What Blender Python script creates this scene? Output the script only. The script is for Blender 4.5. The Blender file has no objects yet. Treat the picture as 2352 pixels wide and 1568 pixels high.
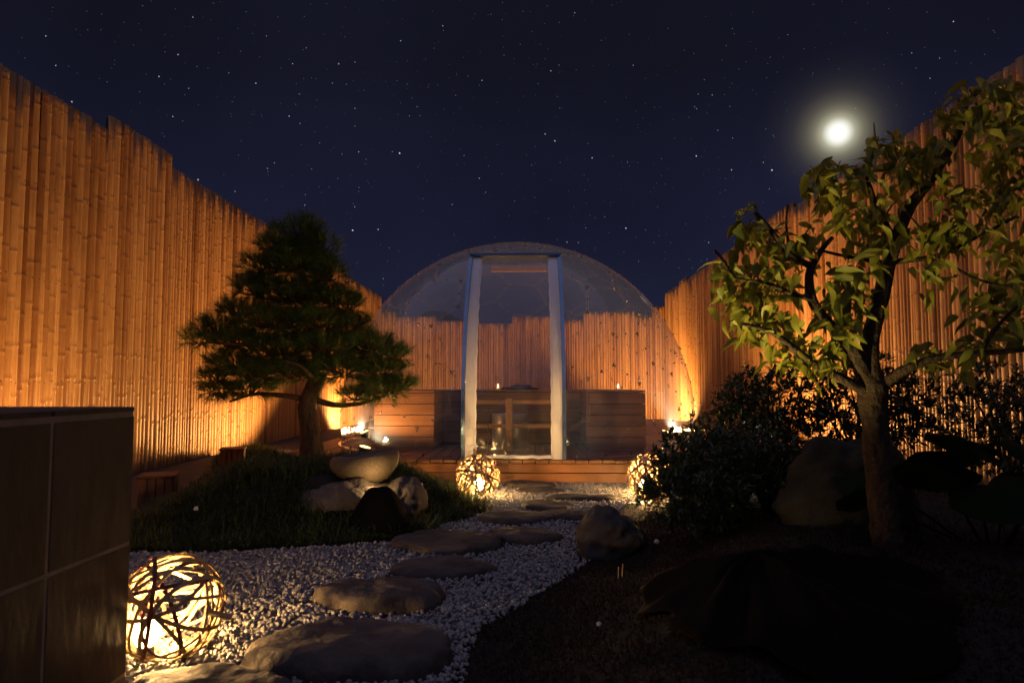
import bpy, bmesh, math, random
import numpy as np
from mathutils import Vector, Matrix, noise

random.seed(7)
rng = np.random.default_rng(7)
scene = bpy.context.scene
COL = scene.collection
R = math.radians

# ------------------------------------------------------------------ camera
CAM = Vector((0, 0, 0.89))
YAW, PITCH = R(1.315), R(3.65)
cam_d = bpy.data.cameras.new('camera')
cam_d.lens = 24; cam_d.sensor_width = 36; cam_d.clip_start = 0.05; cam_d.clip_end = 5000
cam_d.dof.use_dof = True; cam_d.dof.focus_distance = 6.0; cam_d.dof.aperture_fstop = 4.0
cam = bpy.data.objects.new('camera', cam_d); COL.objects.link(cam)
cam.location = CAM
cam.rotation_euler = (math.pi/2 + PITCH, 0, YAW)
scene.camera = cam
_f = Vector((-math.sin(YAW)*math.cos(PITCH), math.cos(YAW)*math.cos(PITCH), math.sin(PITCH)))
_r = Vector((math.cos(YAW), math.sin(YAW), 0)); _u = _r.cross(_f)
def ray(px, py): return _f*1568 + _r*(px-1176) + _u*(784-py)
def atY(px, py, Y):
    d = ray(px, py); return CAM + d*(Y/d.y)
def atZ(px, py, z=0.0):
    d = ray(px, py); return CAM + d*((z-CAM.z)/d.z)

# ------------------------------------------------------------------ sky, moonlit dusk light, exposure
MOON_DIR = ray(1925, 305).normalized()
world = bpy.data.worlds.new('World'); scene.world = world; world.use_nodes = True
wn, wl = world.node_tree.nodes, world.node_tree.links
wn.clear()
def W(t, **k):
    n = wn.new(t)
    for a, b in k.items(): setattr(n, a, b)
    return n
tc = W('ShaderNodeTexCoord'); sep = W('ShaderNodeSeparateXYZ'); wl.new(tc.outputs['Generated'], sep.inputs[0])
ramp = W('ShaderNodeValToRGB'); wl.new(sep.outputs['Z'], ramp.inputs[0])
cr = ramp.color_ramp
cr.elements[0].position = 0.0; cr.elements[0].color = (0.0150, 0.0172, 0.044, 1)
cr.elements[1].position = 0.75; cr.elements[1].color = (0.0044, 0.0048, 0.0098, 1)
e = cr.elements.new(0.22); e.color = (0.0086, 0.0094, 0.0262, 1)
e = cr.elements.new(0.42); e.color = (0.0058, 0.0060, 0.0140, 1)
nz = W('ShaderNodeTexNoise'); nz.inputs['Scale'].default_value = 2.2; nz.inputs['Detail'].default_value = 5
wl.new(tc.outputs['Generated'], nz.inputs['Vector'])
mr = W('ShaderNodeMapRange'); mr.inputs[1].default_value = .3; mr.inputs[2].default_value = .72
mr.inputs[3].default_value = .78; mr.inputs[4].default_value = 1.28
wl.new(nz.outputs['Fac'], mr.inputs[0])
mulc = W('ShaderNodeMixRGB', blend_type='MULTIPLY'); mulc.inputs[0].default_value = 1
wl.new(ramp.outputs[0], mulc.inputs[1]); wl.new(mr.outputs[0], mulc.inputs[2])
dot = W('ShaderNodeVectorMath', operation='DOT_PRODUCT'); dot.inputs[1].default_value = MOON_DIR
wl.new(tc.outputs['Generated'], dot.inputs[0])
ac = W('ShaderNodeMath', operation='ARCCOSINE'); wl.new(dot.outputs['Value'], ac.inputs[0])
md = W('ShaderNodeMath', operation='DIVIDE'); md.inputs[1].default_value = 0.105; wl.new(ac.outputs[0], md.inputs[0])
hr = W('ShaderNodeValToRGB'); wl.new(md.outputs[0], hr.inputs[0])
h = hr.color_ramp; h.interpolation = 'B_SPLINE'; h.elements[0].position = 0; h.elements[0].color = (1.0, 1.0, .92, 1)
h.elements[1].position = 1; h.elements[1].color = (0, 0, 0, 1)
for p, c in ((.10, (1.0, 1.0, .9)), (.14, (.72, .71, .56)), (.185, (.38, .36, .24)), (.27, (.155, .14, .082)), (.38, (.062, .054, .034)), (.52, (.017, .015, .011)), (.72, (.004, .004, .004))):
    e = h.elements.new(p); e.color = (*c, 1)
addc = W('ShaderNodeMixRGB', blend_type='ADD'); addc.inputs[0].default_value = 1
wl.new(mulc.outputs[0], addc.inputs[1]); wl.new(hr.outputs[0], addc.inputs[2])
bg = W('ShaderNodeBackground'); bg.inputs['Strength'].default_value = 1.0
wl.new(addc.outputs[0], bg.inputs[0])
wo = W('ShaderNodeOutputWorld'); wl.new(bg.outputs[0], wo.inputs[0])

sun_d = bpy.data.lights.new('sun', 'SUN'); sun_d.energy = 0.42; sun_d.angle = R(110); sun_d.color = (0.66, 0.62, 1.0)
sun = bpy.data.objects.new('sun', sun_d); COL.objects.link(sun)
sun.rotation_euler = Vector((0.2, 0.3, -1)).to_track_quat('-Z', 'Y').to_euler()

scene.render.engine = 'CYCLES'
scene.view_settings.view_transform = 'Standard'; scene.view_settings.look = 'None'
scene.view_settings.exposure = 0.0; scene.view_settings.gamma = 1.0
cy = scene.cycles
cy.use_denoising = True
cy.max_bounces = 7; cy.diffuse_bounces = 3; cy.glossy_bounces = 3; cy.transmission_bounces = 4; cy.transparent_max_bounces = 24
cy.sample_clamp_indirect = 3.0; cy.caustics_reflective = False; cy.caustics_refractive = False
cy.blur_glossy = 0.5

# ------------------------------------------------------------------ helpers
def tag(o, label=None, cat=None, group=None, kind=None):
    if label: o['label'] = label
    if cat: o['category'] = cat
    if group: o['group'] = group
    if kind: o['kind'] = kind
    return o
def empty(name, loc=(0, 0, 0), label=None, cat=None, group=None):
    o = bpy.data.objects.new(name, None); COL.objects.link(o); o.location = loc; o.empty_display_size = .1
    return tag(o, label, cat, group)
def link(name, me, parent=None, loc=None, mats=None):
    o = bpy.data.objects.new(name, me); COL.objects.link(o)
    if mats is not None and not me.materials:
        for m in (mats if isinstance(mats, (list, tuple)) else [mats]): me.materials.append(m)
    if parent is not None:
        o.parent = parent
        if loc is None: loc = (0, 0, 0)
    if loc is not None: o.location = loc
    return o
def mesh_np(name, V, F, smooth=False, attr=None, mat_idx=None):
    """V (n,3), F (m,k) equal-size faces"""
    V = np.asarray(V, np.float32); F = np.asarray(F, np.int32)
    me = bpy.data.meshes.new(name)
    me.vertices.add(len(V)); me.vertices.foreach_set('co', V.ravel())
    k = F.shape[1]
    me.loops.add(F.size); me.loops.foreach_set('vertex_index', F.ravel())
    me.polygons.add(len(F)); me.polygons.foreach_set('loop_start', np.arange(0, F.size, k, dtype=np.int32))
    if mat_idx is not None: me.polygons.foreach_set('material_index', np.asarray(mat_idx, np.int32))
    me.polygons.foreach_set('use_smooth', np.full(len(F), smooth))
    if attr is not None:
        a = me.attributes.new('v', 'FLOAT', 'POINT'); a.data.foreach_set('value', np.asarray(attr, np.float32))
    me.update(calc_edges=True); me.validate()
    return me
def mesh_py(name, V, F, smooth=False):
    me = bpy.data.meshes.new(name); me.from_pydata([tuple(v) for v in V], [], F)
    me.polygons.foreach_set('use_smooth', [smooth]*len(me.polygons)); me.update(); return me
def bm_mesh(name, bm, smooth=False):
    me = bpy.data.meshes.new(name); bm.to_mesh(me); bm.free()
    me.polygons.foreach_set('use_smooth', [smooth]*len(me.polygons)); me.update(); return me
_bc = {}
def box_me(sx, sy, sz, bev=0.004):
    """box centred in x,y, base at z=0, edges chamfered"""
    key = (round(sx, 4), round(sy, 4), round(sz, 4), bev)
    if key in _bc: return _bc[key]
    bm = bmesh.new(); bmesh.ops.create_cube(bm, size=1)
    for v in bm.verts: v.co = Vector((v.co.x*sx, v.co.y*sy, (v.co.z+.5)*sz))
    if bev: bmesh.ops.bevel(bm, geom=bm.edges[:], offset=min(bev, .3*min(sx, sy, sz)), segments=1, affect='EDGES', profile=.5)
    me = bm_mesh('box', bm); _bc[key] = me
    return me
def box(name, x0, x1, y0, y1, z0, z1, m, parent=None, bev=0.004, off=Vector((0, 0, 0))):
    me = box_me(x1-x0, y1-y0, z1-z0, bev)
    if me.materials and me.materials[0] != m: me = me.copy(); me.materials.clear()
    return link(name, me, parent, Vector(((x0+x1)/2, (y0+y1)/2, z0))-off, m)
def tube_geo(pts, rad, n=8, V=None, F=None, cap=True, wob=0.0):
    """append a tapered tube to V,F lists"""
    if V is None: V, F = [], []
    pts = [Vector(p) for p in pts]
    base = len(V); up = Vector((.3, .2, 1)).normalized(); prevx = None
    for i, p in enumerate(pts):
        t = (pts[min(i+1, len(pts)-1)]-pts[max(i-1, 0)]).normalized()
        x = (prevx - t*prevx.dot(t)) if prevx is not None else t.cross(Vector((0.1, 1, .2)))
        if x.length < 1e-5: x = t.orthogonal()
        x.normalize(); y = t.cross(x); prevx = x
        for k in range(n):
            a = 2*math.pi*k/n
            q = x*math.cos(a)+y*math.sin(a)
            rr = rad[i]
            if wob: rr *= 1+wob*(.7*noise.noise(Vector((p.x*9+q.x*1.7, p.y*9+q.y*1.7, p.z*7+q.z*1.7)))+.45*noise.noise(Vector((p.x*22+q.x*4, p.y*22+q.y*4, p.z*18+q.z*2))))
            V.append(p+q*rr)
    for i in range(len(pts)-1):
        for k in range(n):
            a = base+i*n+k; b = base+i*n+(k+1) % n
            F.append((a, b, b+n, a+n))
    if cap:
        F.append(tuple(base+k for k in range(n))[::-1]); F.append(tuple(base+(len(pts)-1)*n+k for k in range(n)))
    return V, F
def smooth_path(pts, rads, sub=5):
    """catmull-rom"""
    P = [Vector(p) for p in pts]; out = []; ro = []
    for i in range(len(P)-1):
        p0 = P[max(i-1, 0)]; p1 = P[i]; p2 = P[i+1]; p3 = P[min(i+2, len(P)-1)]
        for s in range(sub):
            t = s/sub
            out.append(.5*((2*p1)+(p2-p0)*t+(2*p0-5*p1+4*p2-p3)*t*t+(3*p1-p0-3*p2+p3)*t**3))
            ro.append(rads[i]*(1-t)+rads[i+1]*t)
    out.append(P[-1]); ro.append(rads[-1])
    return out, ro
def lathe_me(name, prof, n=24, smooth=True):
    V, F = [], []
    for r_, z_ in prof:
        for k in range(n):
            a = 2*math.pi*k/n; V.append((r_*math.cos(a), r_*math.sin(a), z_))
    for i in range(len(prof)-1):
        for k in range(n):
            a = i*n+k; b = i*n+(k+1) % n; F.append((a, b, b+n, a+n))
    F.append(tuple(range(n))[::-1]); F.append(tuple((len(prof)-1)*n+k for k in range(n)))
    return mesh_py(name, V, F, smooth)

# ------------------------------------------------------------------ materials
def mat(name):
    m = bpy.data.materials.new(name); m.use_nodes = True
    nt = m.node_tree; return m, nt.nodes, nt.links, nt.nodes['Principled BSDF']
def N(nodes, t, **k):
    n = nodes.new(t)
    for a, b in k.items(): setattr(n, a, b)
    return n
def ramp_node(nodes, stops):
    r_ = nodes.new('ShaderNodeValToRGB'); c = r_.color_ramp
    c.elements[0].position = stops[0][0]; c.elements[0].color = (*stops[0][1], 1)
    c.elements[1].position = stops[-1][0]; c.elements[1].color = (*stops[-1][1], 1)
    for p, col in stops[1:-1]:
        e_ = c.elements.new(p); e_.color = (*col, 1)
    return r_
def simple(name, c1, c2=None, rough=.6, scale=6, stretch=(1, 1, 1), bump=0.0, bscale=40, rnd=0.0, metal=0.0, detail=6, spec=.5, bdist=.01):
    m, n, l, p = mat(name)
    tcn = N(n, 'ShaderNodeTexCoord'); mp = N(n, 'ShaderNodeMapping'); mp.inputs['Scale'].default_value = stretch
    l.new(tcn.outputs['Object'], mp.inputs[0])
    oi = N(n, 'ShaderNodeObjectInfo')
    vm = N(n, 'ShaderNodeVectorMath', operation='ADD'); l.new(mp.outputs[0], vm.inputs[0])
    vs = N(n, 'ShaderNodeVectorMath', operation='SCALE'); vs.inputs[0].default_value = (13.1, 7.7, 21.3); l.new(oi.outputs['Random'], vs.inputs['Scale'])
    l.new(vs.outputs[0], vm.inputs[1])
    t = N(n, 'ShaderNodeTexNoise'); t.inputs['Scale'].default_value = scale; t.inputs['Detail'].default_value = detail; t.inputs['Roughness'].default_value = .62
    l.new(vm.outputs[0], t.inputs['Vector'])
    c2 = c2 or tuple(x*.6 for x in c1)
    rp = ramp_node(n, [(.3, c2), (.7, c1)]); l.new(t.outputs['Fac'], rp.inputs[0])
    out = rp.outputs[0]
    if rnd:
        mr_ = N(n, 'ShaderNodeMapRange'); mr_.inputs[3].default_value = 1-rnd; mr_.inputs[4].default_value = 1+rnd
        l.new(oi.outputs['Random'], mr_.inputs[0])
        mx = N(n, 'ShaderNodeMixRGB', blend_type='MULTIPLY'); mx.inputs[0].default_value = 1
        l.new(out, mx.inputs[1]); l.new(mr_.outputs[0], mx.inputs[2]); out = mx.outputs[0]
    l.new(out, p.inputs['Base Color'])
    p.inputs['Roughness'].default_value = rough; p.inputs['Metallic'].default_value = metal
    p.inputs['Specular IOR Level'].default_value = spec
    if bump:
        b = N(n, 'ShaderNodeBump'); b.inputs['Strength'].default_value = bump; b.inputs['Distance'].default_value = bdist
        t2 = N(n, 'ShaderNodeTexNoise'); t2.inputs['Scale'].default_value = bscale; t2.inputs['Detail'].default_value = 6
        l.new(vm.outputs[0], t2.inputs['Vector']); l.new(t2.outputs['Fac'], b.inputs['Height']); l.new(b.outputs[0], p.inputs['Normal'])
    return m
def emit(name, col, strength):
    m, n, l, p = mat(name); n.remove(p)
    e_ = N(n, 'ShaderNodeEmission'); e_.inputs[0].default_value = (*col, 1); e_.inputs[1].default_value = strength
    l.new(e_.outputs[0], n['Material Output'].inputs[0]); m.cycles.emission_sampling = 'NONE'
    return m
def leafmat(name, ca, cb, rough=.45, trans=.3, spec=.4):
    m, n, l, p = mat(name)
    at = N(n, 'ShaderNodeAttribute', attribute_name='v'); oi = N(n, 'ShaderNodeObjectInfo')
    ad = N(n, 'ShaderNodeMath', operation='ADD'); l.new(at.outputs['Fac'], ad.inputs[0]); l.new(oi.outputs['Random'], ad.inputs[1])
    fr = N(n, 'ShaderNodeMath', operation='FRACT'); l.new(ad.outputs[0], fr.inputs[0])
    rp = ramp_node(n, [(0, ca), (1, cb)]); l.new(fr.outputs[0], rp.inputs[0])
    l.new(rp.outputs[0], p.inputs['Base Color']); p.inputs['Roughness'].default_value = rough; p.inputs['Specular IOR Level'].default_value = spec
    tb = N(n, 'ShaderNodeBsdfTranslucent'); l.new(rp.outputs[0], tb.inputs[0])
    mx = N(n, 'ShaderNodeMixShader'); mx.inputs[0].default_value = trans
    l.new(p.outputs[0], mx.inputs[1]); l.new(tb.outputs[0], mx.inputs[2]); l.new(mx.outputs[0], n['Material Output'].inputs[0])
    return m

def bamboo_mat():
    m, n, l, p = mat('bamboo')
    oi = N(n, 'ShaderNodeObjectInfo'); tcn = N(n, 'ShaderNodeTexCoord')
    rp = ramp_node(n, [(0, (.20, .095, .038)), (.2, (.32, .175, .075)), (.55, (.41, .25, .115)), (1, (.52, .34, .17))]); l.new(oi.outputs['Random'], rp.inputs[0])
    vs = N(n, 'ShaderNodeVectorMath', operation='SCALE'); vs.inputs[0].default_value = (13.1, 7.7, 21.3); l.new(oi.outputs['Random'], vs.inputs['Scale'])
    def nt(st, sc, det=5):
        mp = N(n, 'ShaderNodeMapping'); mp.inputs['Scale'].default_value = st; l.new(tcn.outputs['Object'], mp.inputs[0])
        vm = N(n, 'ShaderNodeVectorMath', operation='ADD'); l.new(mp.outputs[0], vm.inputs[0]); l.new(vs.outputs[0], vm.inputs[1])
        t = N(n, 'ShaderNodeTexNoise'); t.inputs['Scale'].default_value = sc; t.inputs['Detail'].default_value = det; l.new(vm.outputs[0], t.inputs['Vector']); return t
    t1 = nt((30, 30, .8), 2.0); t2 = nt((3, 3, 1), 1.7)
    r1 = ramp_node(n, [(.3, (.8, .77, .72)), (.65, (1.08, 1.07, 1.06))]); l.new(t1.outputs['Fac'], r1.inputs[0])
    r2 = ramp_node(n, [(.3, (.78, .72, .66)), (.6, (1.06, 1.05, 1.04))]); l.new(t2.outputs['Fac'], r2.inputs[0])
    a = N(n, 'ShaderNodeMixRGB', blend_type='MULTIPLY'); a.inputs[0].default_value = 1; l.new(rp.outputs[0], a.inputs[1]); l.new(r1.outputs[0], a.inputs[2])
    b = N(n, 'ShaderNodeMixRGB', blend_type='MULTIPLY'); b.inputs[0].default_value = 1; l.new(a.outputs[0], b.inputs[1]); l.new(r2.outputs[0], b.inputs[2])
    l.new(b.outputs[0], p.inputs['Base Color']); p.inputs['Roughness'].default_value = .42
    return m
def wood_mat(name, c1, c2, axis, rough=.5, rnd=.15):
    st = {'x': (1, 22, 22), 'y': (22, 1, 22), 'z': (22, 22, 1)}[axis]
    return simple(name, c1, c2, rough, 1.1, st, bump=.25, bscale=3, rnd=rnd, bdist=.004)
def film_mat(name, haze=.06, tint=(.97, .97, .98), gl=.55, col=(.75, .78, .85), rough=.03):
    m, n, l, p = mat(name); n.remove(p)
    lw = N(n, 'ShaderNodeLayerWeight'); lw.inputs['Blend'].default_value = .5
    pw = N(n, 'ShaderNodeMath', operation='POWER'); pw.inputs[1].default_value = 4; l.new(lw.outputs['Facing'], pw.inputs[0])
    ma = N(n, 'ShaderNodeMath', operation='MULTIPLY_ADD'); ma.inputs[1].default_value = gl; ma.inputs[2].default_value = .045; l.new(pw.outputs[0], ma.inputs[0])
    tr = N(n, 'ShaderNodeBsdfTransparent'); tr.inputs[0].default_value = (*tint, 1)
    g = N(n, 'ShaderNodeBsdfGlossy'); g.inputs['Roughness'].default_value = rough; g.inputs[0].default_value = (1, 1, 1, 1)
    tcn = N(n, 'ShaderNodeTexCoord'); t = N(n, 'ShaderNodeTexNoise'); t.inputs['Scale'].default_value = 7; t.inputs['Detail'].default_value = 3; l.new(tcn.outputs['Object'], t.inputs['Vector'])
    bu = N(n, 'ShaderNodeBump'); bu.inputs['Strength'].default_value = .35; bu.inputs['Distance'].default_value = .03; l.new(t.outputs['Fac'], bu.inputs['Height']); l.new(bu.outputs[0], g.inputs['Normal'])
    d = N(n, 'ShaderNodeBsdfDiffuse'); d.inputs[0].default_value = (*col, 1)
    tl = N(n, 'ShaderNodeBsdfTranslucent'); tl.inputs[0].default_value = (*col, 1)
    dm = N(n, 'ShaderNodeMixShader'); dm.inputs[0].default_value = .4; l.new(d.outputs[0], dm.inputs[1]); l.new(tl.outputs[0], dm.inputs[2])
    m1 = N(n, 'ShaderNodeMixShader'); m1.inputs[0].default_value = haze; l.new(tr.outputs[0], m1.inputs[1]); l.new(dm.outputs[0], m1.inputs[2])
    m2 = N(n, 'ShaderNodeMixShader'); l.new(ma.outputs[0], m2.inputs[0]); l.new(m1.outputs[0], m2.inputs[1]); l.new(g.outputs[0], m2.inputs[2])
    l.new(m2.outputs[0], n['Material Output'].inputs[0])
    return m

M = {}
M['bamboo'] = bamboo_mat()
M['nail'] = simple('nail', (.03, .02, .015), rough=.7)
M['backing'] = simple('backing', (.07, .04, .018), rough=.9)  # dark brown stands in for the shade in gaps between poles
M['deck'] = wood_mat('deck_wood', (.34, .16, .065), (.20, .085, .032), 'y', .5)
M['fascia'] = wood_mat('fascia_wood', (.36, .15, .05), (.22, .085, .028), 'x', .5)
M['panelx'] = wood_mat('panel_wood', (.34, .17, .075), (.22, .10, .042), 'x', .5)
M['panely'] = wood_mat('panel_wood_side', (.34, .17, .075), (.22, .10, .042), 'y', .5)
M['railwood'] = wood_mat('rail_wood', (.50, .27, .11), (.38, .19, .07), 'x', .5)
M['cedar'] = wood_mat('cedar', (.24, .09, .035), (.10, .04, .018), 'z', .65)
M['slate'] = simple('slate', (.056, .046, .042), (.024, .020, .019), .8, 5, (1, 2.5, .9), bump=.5, bscale=9, rnd=.18, bdist=.006)
M['grout'] = simple('grout', (.34, .30, .25), (.22, .19, .15), .9, 14)
M['stone'] = simple('stepping_stone', (.11, .089, .078), (.032, .026, .024), .85, 6, bump=1.0, bscale=16, rnd=.2, bdist=.02)
M['darkstone'] = simple('dark_stone', (.065, .058, .05), (.03, .027, .024), .85, 6, bump=.8, bscale=18, rnd=.2, bdist=.015)
M['boulder'] = simple('mossy_boulder', (.045, .040, .016), (.011, .010, .006), .9, 5, bump=.9, bscale=12, bdist=.03)
M['striped'] = simple('striped_rock', (.125, .10, .085), (.04, .033, .03), .8, 3.2, (5, 1.2, 2.2), bump=.7, bscale=9, bdist=.015)
M['basin'] = simple('granite', (.15, .115, .082), (.085, .065, .047), .8, 60, bump=.35, bscale=70, bdist=.004)
M['gravel'] = simple('white_gravel', (.43, .41, .40), (.20, .19, .19), .75, 30)
M['concrete'] = simple('concrete', (.05, .048, .05), (.03, .029, .03), .9, 5, bump=.3, bscale=50)
M['soil'] = simple('soil', (.022, .016, .011), (.010, .008, .006), .95, 12, bump=.8, bscale=60)
M['bedgravel'] = simple('gravel_bed', (.30, .29, .30), (.14, .135, .14), .9, 60, bump=1, bscale=80, bdist=.02)
M['pinebark'] = simple('pine_bark', (.11, .07, .042), (.028, .018, .012), .9, 14, (1.6, 1.6, .6), bump=1.0, bscale=30, bdist=.02)
M['bark'] = simple('bark', (.048, .022, .010), (.010, .006, .004), .85, 16, (1.3, 1.3, 1.0), bump=1.0, bscale=26, bdist=.035)
M['twig'] = simple('twig', (.18, .085, .035), (.08, .038, .018), .7, 12)
M['needle'] = leafmat('needle', (.045, .095, .018), (.11, .17, .036), .45, .22, .3)
M['mondo'] = leafmat('mondo_grass', (.028, .050, .014), (.095, .115, .036), .5, .25, .3)
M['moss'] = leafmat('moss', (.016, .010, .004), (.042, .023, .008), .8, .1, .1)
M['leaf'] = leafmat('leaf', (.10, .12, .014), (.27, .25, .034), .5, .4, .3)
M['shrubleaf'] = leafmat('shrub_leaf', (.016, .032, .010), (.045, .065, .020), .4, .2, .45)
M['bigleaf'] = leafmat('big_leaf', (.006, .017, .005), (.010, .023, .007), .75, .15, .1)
M['rattanout'] = simple('rattan', (.55, .40, .20), (.34, .22, .10), .6, 14, rnd=.15)
M['rattandark'] = simple('dark_rattan', (.16, .045, .03), (.09, .028, .02), .6, 14, rnd=.2)
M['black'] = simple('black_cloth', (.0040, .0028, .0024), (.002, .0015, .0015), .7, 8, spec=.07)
M['blackmetal'] = simple('black_metal', (.02, .02, .02), (.012, .012, .012), .5, 20)
M['film'] = film_mat('sky_haze_dome_film', .125, col=(.26, .45, 1.0))  # blue haze in the film colour stands in for twilight sky glow
M['doorfilm'] = film_mat('clear_door_film', .03, gl=.7, rough=.02)
M['glass'] = film_mat('jar_glass', .03, gl=.6)
M['seam'] = film_mat('seam_weld', .3, gl=.5, col=(.8, .8, .85))
M['bolt'] = simple('bolt', (.16, .15, .15), (.10, .10, .10), .35, 20, metal=.8)
M['white'] = simple('white_vinyl', (.90, .89, .90), (.82, .81, .82), .45, 5, bump=.15, bscale=6)
M['jamb'] = simple('blue_aluminium', (.30, .46, .70), (.22, .36, .56), .22, 4, metal=.75)
M['steel'] = simple('steel', (.42, .42, .44), (.32, .32, .34), .35, 3, metal=.6)
M['petal'] = simple('petal', (.8, .74, .68), (.65, .58, .5), .6, 20)
M['straw'] = simple('straw', (.55, .38, .16), (.40, .26, .1), .7, 20)
M['water'] = simple('basin_water', (.02, .02, .022), (.015, .015, .017), .03, 3, bump=.05, bscale=6)
M['hill'] = simple('hill', (.012, .012, .02), (.008, .008, .014), .95, .05)
M['bulb'] = emit('bulb', (1.0, .66, .26), 26)
M['lens'] = emit('lamp_lens', (1.0, .62, .20), 5)
M['whitelens'] = emit('white_lens', (1.0, .92, .78), 20)
M['flame'] = emit('flame', (1.0, .62, .22), 12)
M['moon'] = emit('moon', (.93, 1.0, .92), 1.15)
WARM = (1.0, .455, .125)

# ------------------------------------------------------------------ sky bodies: moon, stars
bm = bmesh.new(); bmesh.ops.create_icosphere(bm, subdivisions=4, radius=5.6)
o = link('moon', bm_mesh('moon', bm, True), None, CAM+MOON_DIR*600, M['moon'])
tag(o, 'bright full moon with a hazy halo, high over the right fence', 'moon')

def stars():
    n = 13000
    d = rng.normal(size=(n, 3)); d[:, 2] = np.abs(d[:, 2]); d /= np.linalg.norm(d, axis=1)[:, None]
    br = np.clip(0.13*(rng.random(n)+1e-3)**-.5, 0, 1.0)*rng.uniform(.3, 1, n)
    ang = .00042+.00052*np.clip(br, 0, 1)
    mark = [(918, 352, 1.0, .0017), (810, 529, 1.0, .0017), (1773, 391, 1.0, .0017), (455, 413, .8, .0016), (165, 234, .8, .0013), (365, 176, .8, .0013),
            (409, 126, .8, .0012), (443, 40, .6, .0011), (397, 268, .7, .0012), (1252, 308, .7, .0012), (778, 147, .7, .0012), (1265, 163, .7, .0011),
            (664, 267, .7, .0012), (1017, 60, .6, .0011), (1680, 390, .7, .0012), (2190, 50, .7, .0012), (540, 440, .6, .001), (824, 349, .7, .0011),
            (1107, 185, .5, .0012), (2136, 180, .5, .001), (2094, 122, .5, .001), (1320, 30, .5, .001), (1600, 250, .4, .001), (880, 640, .4, .001)]
    dm = np.array([list(ray(a, b).normalized()) for a, b, _, _ in mark])
    d = np.vstack([d, dm]); br = np.concatenate([br, [m_[2] for m_ in mark]]); ang = np.concatenate([ang, [m_[3]*.62 for m_ in mark]])
    n = len(d); DIST = 640.
    c = d*DIST + np.array(CAM); r_ = (ang*DIST)[:, None]
    O = np.array([[1, 0, 0], [-1, 0, 0], [0, 1, 0], [0, -1, 0], [0, 0, 1], [0, 0, -1]], float)
    V = (c[:, None, :] + O[None]*r_[:, :, None]).reshape(-1, 3)
    f = np.array([[0, 2, 4], [2, 1, 4], [1, 3, 4], [3, 0, 4], [2, 0, 5], [1, 2, 5], [3, 1, 5], [0, 3, 5]])
    F = (np.arange(n)[:, None, None]*6 + f[None]).reshape(-1, 3)
    me = mesh_np('stars', V, F, False, np.repeat(br, 6))
    m, nn, l, p = mat('starlight'); nn.remove(p)
    at = N(nn, 'ShaderNodeAttribute', attribute_name='v'); e_ = N(nn, 'ShaderNodeEmission'); e_.inputs[0].default_value = (.80, .84, 1, 1)
    l.new(at.outputs['Fac'], e_.inputs[1]); l.new(e_.outputs[0], nn['Material Output'].inputs[0]); m.cycles.emission_sampling = 'NONE'
    o = link('stars', me, None, None, m); tag(o, 'countless small stars scattered over the night sky', 'stars', kind='stuff')
stars()

# ------------------------------------------------------------------ ground
o = link('ground', mesh_py('ground', [(-900, -900, -.03), (900, -900, -.03), (900, 900, -.03), (-900, 900, -.03)], [(0, 1, 2, 3)]), None, None, M['soil']); tag(o, kind='structure')
o = link('gravel_bed', mesh_py('gravel_bed', [(-1.9, .4, -.012), (1.2, .4, -.012), (1.4, 6.3, -.012), (-2.7, 6.3, -.012), (-2.7, 2.4, -.012)], [(0, 1, 2, 3, 4)]), None, None, M['bedgravel']); tag(o, kind='structure')
o = box('concrete_strip', -4.3, -2.85, 3.2, 14.0, -.05, -.008, M['concrete'], None, .004); tag(o, kind='structure')
# far hill behind the back fence
def hill():
    V, F = [], []; n = 60
    for i in range(n):
        x = -160+320*i/(n-1)
        hgt = 14+10*math.exp(-((x+27)/12)**2)+4*noise.noise(Vector((x*.06, 0, 3)))
        V += [(x, 190, -2), (x, 205, hgt*1.0), (x, 290, hgt*.5), (x, 330, -2)]
    for i in range(n-1):
        for k in range(3): a = i*4+k; F.append((a, a+4, a+5, a+1))
    o = link('hills', mesh_py('hills', V, F, True), None, None, M['hill']); tag(o, kind='structure')
hill()

# ------------------------------------------------------------------ bamboo fences
def pole_mesh(seed, H=3.45, rad=.0375):
    rr = random.Random(seed)
    V, F, MI = [], [], []
    n = 9
    zs = [(0, 1.0)]
    z = rr.uniform(.10, .35)
    while z < H-.09:
        zs += [(z-.04, 1.0), (z-.016, 1.0), (z-.006, 1.085), (z+.004, 1.05), (z+.012, .94), (z+.04, 1.0)]
        z += rr.uniform(.24, .42)
    zs.append((H, 1.0)); bendp = rr.uniform(0, 6); ba = rr.uniform(-.006, .006)
    for z, s in zs:
        off = ba*math.sin(z*1.3+bendp); taper = 1-.04*(z/H)
        for k in range(n):
            a = math.pi*k/(n-1); V.append((math.sin(a)*rad*s*taper*.85, -math.cos(a)*rad*s*taper+off, z))
    for i in range(len(zs)-1):
        for k in range(n-1):
            a = i*n+k; F.append((a, a+1, a+n+1, a+n)); MI.append(0)
    F.append(tuple((len(zs)-1)*n+k for k in range(n))); MI.append(0)
    for zr in (.10, .96, 1.82, 2.62, 3.33):
        zr += rr.uniform(-.012, .012); c = len(V); yy = ba*math.sin(zr*1.3+bendp)+rr.uniform(-.01, .01)
        for k in range(6):
            a = math.pi*2*k/6; V.append((rad*.85+.0015, yy+.0062*math.cos(a), zr+.0062*math.sin(a)))
        F.append(tuple(range(c, c+6))); MI.append(1)
    me = mesh_py('bamboo_pole', V, F, True)
    me.materials.append(M['bamboo']); me.materials.append(M['nail'])
    me.polygons.foreach_set('material_index', MI)
    return me
POLES = [pole_mesh(s) for s in range(18)]
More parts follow.
